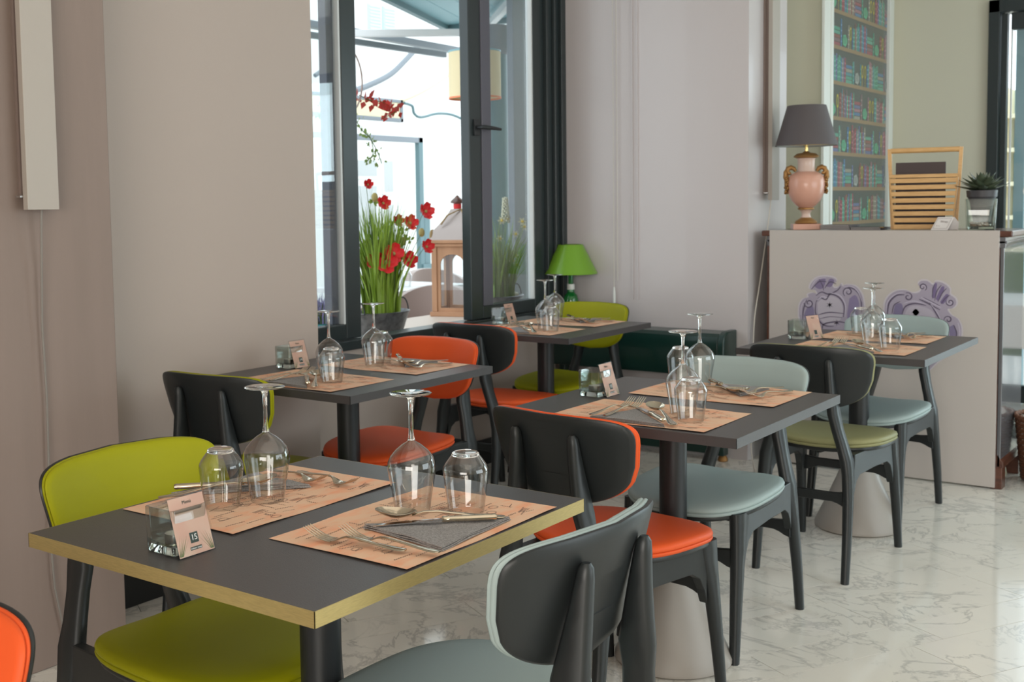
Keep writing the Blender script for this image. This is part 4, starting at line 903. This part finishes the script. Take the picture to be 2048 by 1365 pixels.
def blades(t, n, h, spread, m, seed, w_=.0035, name='grass_blade', cx=.05, cy=.09):
    r = random.Random(seed); mb = MB()
    for i in range(n):
        x0, y0 = r.uniform(-cx,cx), r.uniform(-cy,cy); hh = h*r.uniform(.55,1.0); a = r.uniform(0,6.28); sp_ = spread*r.random()*(.4+hh/h)
        dx, dy = sp_*cos(a)+x0*.6, sp_*sin(a)+y0*.8; tw = r.uniform(0,3.14); wx, wy = w_*cos(tw), w_*sin(tw)
        P = [(x0+dx*k*k, y0+dy*k*k, .09+hh*k) for k in (0,.25,.5,.75,1)]
        vs = []
        for k,(x,y,z) in enumerate(P): f_ = (1,1,.9,.6,.1)[k]; vs += [(x-wx*f_,y-wy*f_,z),(x+wx*f_,y+wy*f_,z)]
        mb.add(vs, [(2*k,2*k+1,2*k+3,2*k+2) for k in range(4)])
    o = obj(name, mb, m, t, smooth=0); o['kind'] = 'stuff'; return o
def poppy(t, x, y, z, r=.034, face=(0.9,-.3,.3)):
    q_ = Vector(face).to_track_quat('Z','Y').to_matrix(); mb = MB(); c = Vector((x,y,z))
    for k in range(5):
        a0 = k*2*pi/5; R_ = []
        for i in range(5):
            u = i/4; rr_ = r*u; row = []
            for j in range(7):
                v = (j-3)/3; a = a0+v*.98*(.35+.65*sin(pi*min(1,u*.9+.1)/1.0))
                row.append(c+q_ @ Vector((rr_*cos(a), rr_*sin(a), .024*u*u*u+.004*sin(9*a+k)+.0015*k*(1 if k%2 else -1))))
            R_.append(row)
        vs = [p for row in R_ for p in row]; mb.add(vs, [(i*7+j,i*7+j+1,(i+1)*7+j+1,(i+1)*7+j) for i in range(4) for j in range(6)])
    f_ = obj('flower', mb, M['poppy'], t, smooth=60)
    obj('flower_heart', MB().sphere(c+q_ @ Vector((0,0,.006)), r*.2, 8, 6), M['bud'], f_)
def stem(t, p0, p1, m, r=.0016):
    p0, p1 = Vector(p0), Vector(p1); mid = p0.lerp(p1,.5)+Vector((0,0,.02))+(p0-p1)*.05; mid.x = p0.x*.6+p1.x*.4; mid.y = p0.y*.65+p1.y*.35
    obj('stem', MB().tube([p0, mid, p1], r, 5), m, t)
PX_, PY_ = -3.66, 4.285
tub((PX_,PY_,LZ), 'galvanised tub holding red poppies on the ledge')
t = thing('poppy_arrangement', 'red silk poppies with tall grass in a zinc tub', 'flowers', (PX_,PY_,LZ))
blades(t, 420, .56, .075, M['leaf'], 1, cx=.045, cy=.085, w_=.0052); blades(t, 60, .68, .16, M['leaf2'], 2, .0022, cx=.045, cy=.085)
for (y,z,dx,r) in ((4.19,1.425,0,.022),(4.30,1.335,0,.032),(3.945,1.25,0,.032),(4.62,1.29,.01,.040),(4.48,1.235,.02,.036),(4.43,1.245,-.02,.028),(4.61,1.11,.02,.034),(4.45,1.05,.03,.040),(4.25,1.05,.05,.052),(4.30,1.09,.06,.045),(4.20,1.055,.02,.040)):
    poppy(t, dx+.01, y-PY_, z-LZ, r*1.12, (.8,-.5+(y-4.3)*.8,.25)); stem(t, (0,(y-PY_)*.2,.10), (dx, y-PY_, z-LZ), M['leaf2'])
for (y,z) in ((4.24,1.365),(4.60,1.185),(4.45,1.145),(4.27,1.14)):
    b_ = obj('bud', MB().sphere((0.01,y-PY_,z-LZ),.019,12,8,(.85,.85,1.25)), M['bud'], t); stem(t, (0,(y-PY_)*.2,.10), (.01,y-PY_,z-LZ), M['leaf2'])
lf = MB(); rl = random.Random(9)
for (y,z) in ((4.24,1.34),(4.40,1.24),(4.47,1.20),(4.47,1.16),(4.18,1.15),(4.52,1.15),(4.44,1.235)):
    for k in range(5):
        a = rl.uniform(0,6.28); L_ = .035; c = Vector((.0,y-PY_,z-LZ)); dv = Vector((.3*cos(a),cos(a)*.9,sin(a)*.7))*L_; nv = Vector((0,-dv.z,dv.y))*.3
        lf.add([c, c+dv*.5+nv, c+dv, c+dv*.5-nv], [(0,1,2,3)])
o = obj('foliage', lf, M['leaf'], t, smooth=0); o['kind'] = 'stuff'
DX_, DY_ = -3.68, 5.34
tub((DX_,DY_,LZ), 'galvanised tub holding daffodils seen through the closed pane')
t = thing('daffodil_arrangement', 'white and yellow daffodils with green leaves in a zinc tub', 'flowers', (DX_,DY_,LZ))
blades(t, 120, .40, .12, M['leaf'], 5, .006, cx=.045, cy=.085); blades(t, 60, .50, .10, M['leafp'], 6, .004, cx=.045, cy=.085)
for (y,z,r) in ((5.45,1.03,.026),(5.42,1.0,.026),(5.47,.972,.022),(5.53,1.22,.024),(5.32,1.23,.024),(5.38,1.24,.02),(5.55,1.19,.022),(5.46,1.15,.02),(5.60,1.26,.02),(5.30,1.13,.02)):
    mb = MB(); c = Vector((.03,y-DY_,z-LZ)); q_ = Vector((.8,-.5,.2)).to_track_quat('Z','Y').to_matrix()
    for k in range(6):
        a = k*pi/3; mb.add([c+q_ @ Vector(v) for v in ((0,0,0),(r*.7*cos(a-.4),r*.7*sin(a-.4),.003),(r*1.15*cos(a),r*1.15*sin(a),.002),(r*.7*cos(a+.4),r*.7*sin(a+.4),.003))],[(0,1,2,3)])
    f_ = obj('flower', mb, M['petalw'], t, smooth=0)
    obj('trumpet', MB().sphere(c+q_ @ Vector((0,0,.008)), r*.36, 10, 6), M['buttery'], f_); stem(t, (0,(y-DY_)*.2,.10), c, M['leafp'])
hy_ = MB(); 
for k in range(70): a = k*2.4; z = 1.22+.14*k/70; rr_ = .022*(1-.5*k/70); hy_.sphere((.02+rr_*cos(a), 5.375-DY_+rr_*sin(a), z-LZ), .0075, 6, 4)
o = obj('hyacinth_spike', hy_, M['petalw'], t, smooth=60); stem(t, (0,0,.10), (.02,5.375-DY_,1.23-LZ), M['leafp'])
tag(obj('stone', MB().sphere((0,0,0),.030,12,8,(1,1.2,.55)), M['petalw'], None, smooth=60, loc=(-3.66,5.45,LZ+.115)), 'white stone resting on the edge of the daffodil tub', 'stone')
# small lavender pot, left
t = thing('lavender_pot', 'small aqua pot of lavender behind the closed left pane', 'plant', (-3.70,3.90,LZ))
obj('pot', MB().lathe([(.030,0),(.045,.02),(.050,.06),(.046,.085),(.040,.085),(.040,.07)],28,(0,0,0),True,True), M['aqua'], t)
blades(t, 90, .12, .05, M['leaf2'], 21, .003, cx=.03, cy=.03); blades(t, 60, .15, .05, M['lav'], 22, .004, 'lavender_spike', cx=.03, cy=.03)
t = thing('water_glass', 'small clear glass beside the aqua lavender pot', 'tumbler', (-3.62,3.99,LZ)); obj('bowl', MB().lathe([(.028,0),(.030,.004),(.034,.075)],28,(0,0,0),True), M['bowl'], t)
# lantern
t = thing('lantern', 'tall pale wooden lantern with tin roof on the ledge', 'lantern', (-3.94,5.30,LZ), .32); t.scale = (1.08,1.08,.87)
HW, ZB, ZT = .098, .03, .455
for sx in (-1,1):
    for sy in (-1,1): obj('corner_post', MB().box((sx*HW-.014,sy*HW-.014,ZB),(sx*HW+.014,sy*HW+.014,ZT)), M['lwood'], t, bevel=.002)
obj('base_board', MB().box((-.122,-.122,0),(.122,.122,ZB)), M['lwood'], t, bevel=.004)
obj('cornice', MB().box((-.120,-.120,ZT),(.120,.120,ZT+.022)).box((-.128,-.128,ZT+.022),(.128,.128,ZT+.045)), M['lwood'], t, bevel=.006)
for k in range(4):
    a = k*pi/2; arch = [(-.085,ZT),(-.085,.03)]
    inner = [(-.066,.055),(-.066,.34)]+[(-.066*cos(pi*j/12), .34+.066*sin(pi*j/12)) for j in range(13)]+[(.066,.34),(.066,.055)]
    n = len(inner); outer = [(-.085,.03),(-.085,.34)]+[(-.085 if j < 6 else .085, ZT-.001) for j in range(13)]+[(.085,.34),(.085,.03)]
    outer = [(-.085,.03),(-.085,.34)]+[(-.085+.17*j/12, ZT-.001) for j in range(13)]+[(.085,.34),(.085,.03)]
    vs = []; 
    for th_ in (HW-.006, HW+.006):
        vs += [(u*cos(a)-th_*sin(a), u*sin(a)+th_*cos(a), v) for u,v in inner]+[(u*cos(a)-th_*sin(a), u*sin(a)+th_*cos(a), v) for u,v in outer]
    fs = []
    for i in range(n):
        j = (i+1) % n; fs += [(i,j,n+j,n+i),(2*n+i,3*n+i,3*n+j,2*n+j),(i,2*n+i,2*n+j,j)]
    obj('arched_panel', MB().add(vs, fs), M['lwood'], t, smooth=0)
    obj('pane', MB().add([(u*cos(a)-HW*sin(a), u*sin(a)+HW*cos(a), v) for u,v in ((-.07,.05),(.07,.05),(.07,.42),(-.07,.42))],[(0,1,2,3)]), M['pane'], t, smooth=0)
R_ = []
for z,h_ in ((.500,.118),(.56,.104),(.60,.078),(.635,.058),(.67,.040),(.70,.028)): R_.append([(x_,y_,z) for x_,y_ in ((-h_,-h_),(h_,-h_),(h_,h_),(-h_,h_))])
obj('tin_roof', MB().rings(R_), M['lmetal'], t, smooth=20)
obj('finial', MB().lathe([(.020,.70),(.020,.735),(.038,.740),(.036,.752),(.015,.775),(.004,.79)],20,(0,0,0),False,True), M['oldwood'], t)
obj('red_glass', MB().lathe([(.022,.702),(.022,.733)],16), M['poppy'], t)
obj('rope_bow', MB().tube([(.04,-.05,.69),(.07,-.08,.64),(.09,-.10,.60),(.08,-.07,.62),(.03,-.03,.70),(-.03,-.08,.66),(-.06,-.10,.60)],.005,8), M['rope'], t)
t2 = tag(obj('dried_pod', MB().sphere((0,0,0),.028,12,10,(.5,.8,1.5)), M['rope'], None, loc=(-4.02,5.165,LZ+.455)), 'brown dried pod propped on the lantern roof corner', 'pod')
# velvet chairs, outdoor table
def tubchair(x, y, rz, label, h=.80):
    t = thing('velvet_chair', label, 'chair', (x,y,-.02), rz, 'taupe velvet terrace chairs')
    R1 = []; n = 20
    def shell(off):
        out = []
        for i in range(n+1):
            a = -pi/2*1.05+pi*1.05*i/n; k = cos(a) ; top_ = .52+.30*max(0,k)**.45
            out.append([( (.27+off)*sin(a), -(.24+off)*cos(a)*(1+.12*v), .42+(top_-.42)*v) for v in (0,.25,.5,.75,.93,1)])
        return out
    A_, B_ = shell(0), shell(.055); mb = MB(); vs = []
    for i in range(n+1): vs += A_[i]+B_[i][::-1]
    m_ = 12; fs = [(i*m_+j, i*m_+(j+1)%m_, (i+1)*m_+(j+1)%m_, (i+1)*m_+j) for i in range(n) for j in range(m_)]+[tuple(range(m_)), tuple(n*m_+j for j in range(m_-1,-1,-1))]
    obj('backrest', MB().add(vs, fs), M['velvet'], t, smooth=60)
    obj('seat', MB().lathe([(.24,.38),(.27,.40),(.27,.45),(.24,.475),(.05,.48)],32,(0,0,0),True,True), M['velvet'], t, smooth=50)
    for sx in (-1,1):
        for sy in (-1,1): obj('leg', MB().tube([(sx*.16,sy*.16,.40),(sx*.20,sy*.20,0)],[.015,.010],8), M['column'], t)
tubchair(-4.50,5.72,radians(200),'taupe velvet tub chair below the table between poppies and lantern')
tubchair(-4.62,4.98,radians(120),'taupe velvet tub chair partly behind the poppy tub')
tubchair(-5.35,5.05,radians(150),'taupe velvet tub chair seen through the closed left pane')
tubchair(-5.6,7.35,radians(250),'taupe velvet tub chair at far end of the outdoor table beside lantern')
t = thing('outdoor_table', 'white-topped outdoor table laid with glasses behind the poppies', 'table', (-5.25,6.25,-.02))
obj('tabletop', MB().box((-.40,-.42,.745),(.40,.42,.775)), M['tabwhite'], t, bevel=.003); obj('leg', MB().cyl((0,0,0),.04,.745,20), M['teal'], t); obj('foot_plate', MB().cyl((0,0,0),.25,.015,32), M['teal'], t)
for i,(x,y) in enumerate(((-5.12,6.08),(-5.06,6.19),(-5.15,6.22))):
    t = thing('water_glass', ('left','middle','right')[i]+' tumbler on the outdoor table behind the poppies', 'tumbler', (x,y,.757), 0, 'tumblers on the outdoor table'); link('bowl', water_bowl, t); link('base', water_base, t)
# pergola, awning, lamp shade, column
def beam(nm, a, b, w_, h_, m, label, cat='beam'):
    a, b = Vector(a), Vector(b); dv = (b-a); L = dv.length; q_ = dv.to_track_quat('X','Z').to_matrix()
    o = obj(nm, MB().cbox((0,0,0),(L,w_,h_)), m, None, smooth=0, bevel=.004); o.location = (a+b)/2; o.rotation_euler = q_.to_euler(); tag(o, label, cat); return o
rf = thing('awning_roof', 'teal boarded awning roof above the terrace', 'roof', (0,0,0))
def rx_(y): return -5.2-.374*(y-6.25)
for k in range(7):
    obj('roof_board', MB().prism([(rx_(5.2)+.2*k,5.2),(rx_(7.58)+.2*k,7.58),(rx_(7.58)+.2*k+.194,7.58),(rx_(5.2)+.2*k+.194,5.2)], lambda u,v,t_: (u,v,t_), 2.78, 2.795), M['tealroof'], rf, smooth=0)
obj('roof_edge', MB().prism([(rx_(5.2)-.05,5.2),(rx_(7.62)-.05,7.62),(rx_(7.62),7.62),(rx_(5.2),5.2)], lambda u,v,t_: (u,v,t_), 2.74, 2.82), M['teal'], rf, smooth=0)
obj('roof_edge', MB().box((rx_(7.6)-.05,7.585,2.74),(rx_(7.6)+1.5,7.64,2.82)), M['teal'], rf, smooth=0)
beam('pergola_beam', (-5.55,6.2,2.55), (-4.55,7.05,2.55), .05,.05, M['whitebeam'], 'thin white steel beam crossing below the awning roof')
beam('pergola_beam', (-5.15,7.40,2.72), (-4.45,6.66,2.72), .05,.05, M['whitebeam'], 'slanting white beam high behind the right window sash')
beam('pergola_beam', (-5.76,5.7,2.62), (-5.76,7.80,2.60), .07,.05, M['greybeam'], 'upper dark grey awning rail across the terrace')
beam('pergola_beam', (-5.33,5.3,2.45), (-5.30,7.0,2.45), .04,.04, M['greybeam'], 'lower thin grey awning rail across the terrace')
t = thing('awning_frame', 'curved grey ribs of a white folding awning by the far house', 'awning', (-7.0,8.3,2.3))
def rel_(P): return [(x+7.0,y-8.3,z-2.3) for x,y,z in P]
obj('rib', MB().tube(smoothpath(rel_([(-7,8.85,2.88),(-7,8.63,2.71),(-7,8.39,2.55),(-7,8.06,2.42),(-7,7.85,2.36)])),.028,8), M['greybeam'], t)
obj('rib', MB().tube(smoothpath(rel_([(-7,9.35,2.64),(-7,9.24,2.59),(-7,8.91,2.44),(-7,8.53,2.31),(-7,8.40,2.30)])),.020,8), M['canvas'], t)
obj('rib', MB().tube(smoothpath(rel_([(-7,7.6,2.58),(-7,7.5,2.53),(-7,7.37,2.46)])),.02,8), M['greybeam'], t)
obj('frame_rail', MB().box((-.03,-1.1,-.01),(.03,.24,.02)).box((-.03,-1.1,-.19),(.03,.24,-.155)).box((-.03,.20,-.19),(.03,.24,.02)), M['greybeam'], t, bevel=.004)
obj('canvas_roll', MB().box((-.02,-1.1,-.155),(.02,.20,-.01)), M['canvas'], t, smooth=0)
obj('arm', MB().tube(smoothpath(rel_([(-6.96,8.54,2.29),(-6.96,8.66,2.27),(-6.96,8.69,2.20),(-6.96,8.80,2.17),(-6.96,9.07,2.22),(-6.96,9.36,2.21),(-6.96,9.75,2.10)])),.014,8), M['teal'], t)
obj('wall_bracket', MB().tube([(0,-1.0,-.16),(-.8,-1.0,-.5),(-1.38,-1.0,-1.0)],.02,8).tube([(0,-1.05,-.16),(0,-1.05,-2.3)],.025,8), M['greybeam'], t)
t = thing('pendant_shade', 'cream drum lampshade hanging above the lantern outside', 'lamp', (-4.15,5.78,1.97))
obj('drum_shade', MB().lathe([(.160,0),(.160,.285)],56), M['shade_o'], t); obj('bottom_trim', MB().lathe([(.162,-.002),(.162,.008),(.158,.008),(.158,-.002),(.162,-.002)],56), M['orangetrim'], t)
obj('top_trim', MB().lathe([(.162,.278),(.162,.288),(.158,.288),(.158,.278),(.162,.278)],56), M['tealroof'], t); obj('flex', MB().tube([(0,0,.28),(0,0,.80)],.004,6), M['orangetrim'], t)
obj('spider', MB().tube([(-.158,0,.275),(.158,0,.275)],.002,6), M['brass'], t)
tag(obj('steel_post', MB().box((-4.33,6.40,-.02),(-4.28,6.54,3.0)), M['greybeam'], None, bevel=.003), 'flat grey-blue steel post behind the daffodils at the right of the closed pane', 'post')
t = thing('steel_column', 'round grey-teal column behind the right window sash', 'column', (-4.75,6.82,-.02))
obj('shaft', MB().cyl((0,0,0),.115,2.4,40), M['teal'], t); obj('capital', MB().lathe([(.115,2.4),(.15,2.44),(.15,2.60)],40,(0,0,0),False,True), M['greybeam'], t)
# hanging planter with trailing leaves
t = thing('hanging_planter', 'hanging hoop planter with trailing ivy and red leaves outside', 'plant', (-4.0,4.42,1.80))
obj('hanging_wire', MB().tube([(0,0,.35),(-.3,0,.80),(-1.3,.3,.66)],.002,5), M['column'], t); obj('hoop', MB().tube([(0,.145*sin(2*pi*k/32),.17+.18*cos(2*pi*k/32)) for k in range(33)],.0045,6), M['velvet'], t); obj('pot', MB().lathe([(.03,-.04),(.06,0),(.06,.05)],24,(0,0,0),True,True), M['velvet'], t)
def trail(P, n, m, sz, seed, nm):
    r = random.Random(seed); mb = MB(); P = smoothpath(P, 8)
    for i in range(n):
        c = Vector(r.choice(P))+Vector((r.uniform(-.03,.03),r.uniform(-.02,.02),r.uniform(-.02,.02))); a = r.uniform(0,6.28); L = sz*r.uniform(.7,1.2)
        dv = Vector((.3*sin(a),cos(a),sin(a)))*L; nv = Vector((.4,-dv.z/L,dv.y/L))*L*.38
        mb.add([c, c+dv*.35+nv, c+dv, c+dv*.35-nv], [(0,1,2,3)])
    o = obj(nm, mb, m, t, smooth=0); o['kind'] = 'stuff'
    obj('vine', MB().tube(P,.0025,5), M['leaf2'], t)
trail([(0,-.02,.04),(0,.06,.02),(0,.12,-.07),(0,.20,-.12),(0,.22,-.20),(0,.17,-.24)], 70, M['leafp'], .022, 31, 'ivy_leaves'); trail([(0,.2,-.12),(0,.25,-.18),(0,.29,-.25)], 18, M['leafp'], .022, 32, 'ivy_leaves')
trail([(0,-.06,.06),(0,-.14,.05),(0,-.16,-.03)], 40, M['leafp'], .02, 33, 'ivy_leaves')
trail([(0,.12,.10),(0,.20,.08),(0,.33,.07),(0,.41,.03),(0,.30,-.01)], 42, M['redleaf'], .042, 34, 'red_leaves')
# white house across the terrace
hs = thing('white_house', 'sunlit white rendered house across the terrace', 'building', (-8.7,9,0))
obj('wall', MB().box((-.3,-8,-.05),(0,6,7)), M['render'], hs, smooth=0)
for (y0,z0,y1,z1) in ((.79,1.66,1.13,1.84),(1.26,1.48,1.42,1.84),(.80,.95,1.12,1.55),(1.27,.85,1.42,1.33)):
    f_ = obj('window', MB().box((.0,y0-.03,z0-.03),(.02,y1+.03,z1+.03)), M['render'], hs, smooth=0); obj('pane', MB().box((.02,y0,z0),(.024,y1,z1)), M['palewin'], f_, smooth=0)
for y0 in (1.04,1.30):
    s_ = obj('shutter', MB().box((.0,y0,3.28),(.02,y0+.22,3.62)), M['pshut'], hs, smooth=0)
    for k in range(9): obj('slat', MB().box((.02,y0+.015,3.295+.036*k),(.028,y0+.205,3.315+.036*k)), M['pshut'], s_, smooth=0)
t = thing('terrace_door_frame', 'teal steel door frame standing before the white house', 'door frame', (-7.9,8.9,-.02))
obj('post', MB().box((-.03,1.00,0),(.03,1.075,2.08)), M['teal'], t, bevel=.004); obj('lintel', MB().box((-.03,-1.5,2.02),(.03,1.075,2.08)), M['greybeam'], t, bevel=.004); obj('post', MB().box((-.03,-1.56,0),(.03,-1.5,2.08)), M['teal'], t, bevel=.004)
obj('hinge', MB().box((.03,1.02,1.25),(.05,1.20,1.32)).box((.03,1.02,.62),(.05,1.20,.69)), M['teal'], t, bevel=.003); obj('side_leaf', MB().box((-.02,1.09,0),(.02,1.19,1.35)), M['teal'], t, bevel=.004)
# shelves across the street behind the glass door
t = thing('street_stall', 'pale shelving with goods across the street beyond glass door', 'shelf', (-1.9,12.5,-.02))
for k in range(6): obj('shelf', MB().box((-.6,-.2,.45+.33*k),(3.2,.2,.49+.33*k)), M['canvas'], t, smooth=0)
obj('back_board', MB().box((-.6,.2,.3),(3.2,.22,2.4)), M['bluepost'], t, smooth=0)
for x_ in (-.6,.35,1.3,2.25,3.16): obj('upright', MB().box((x_,-.2,0),(x_+.04,.2,2.4)), M['canvas'], t, smooth=0)
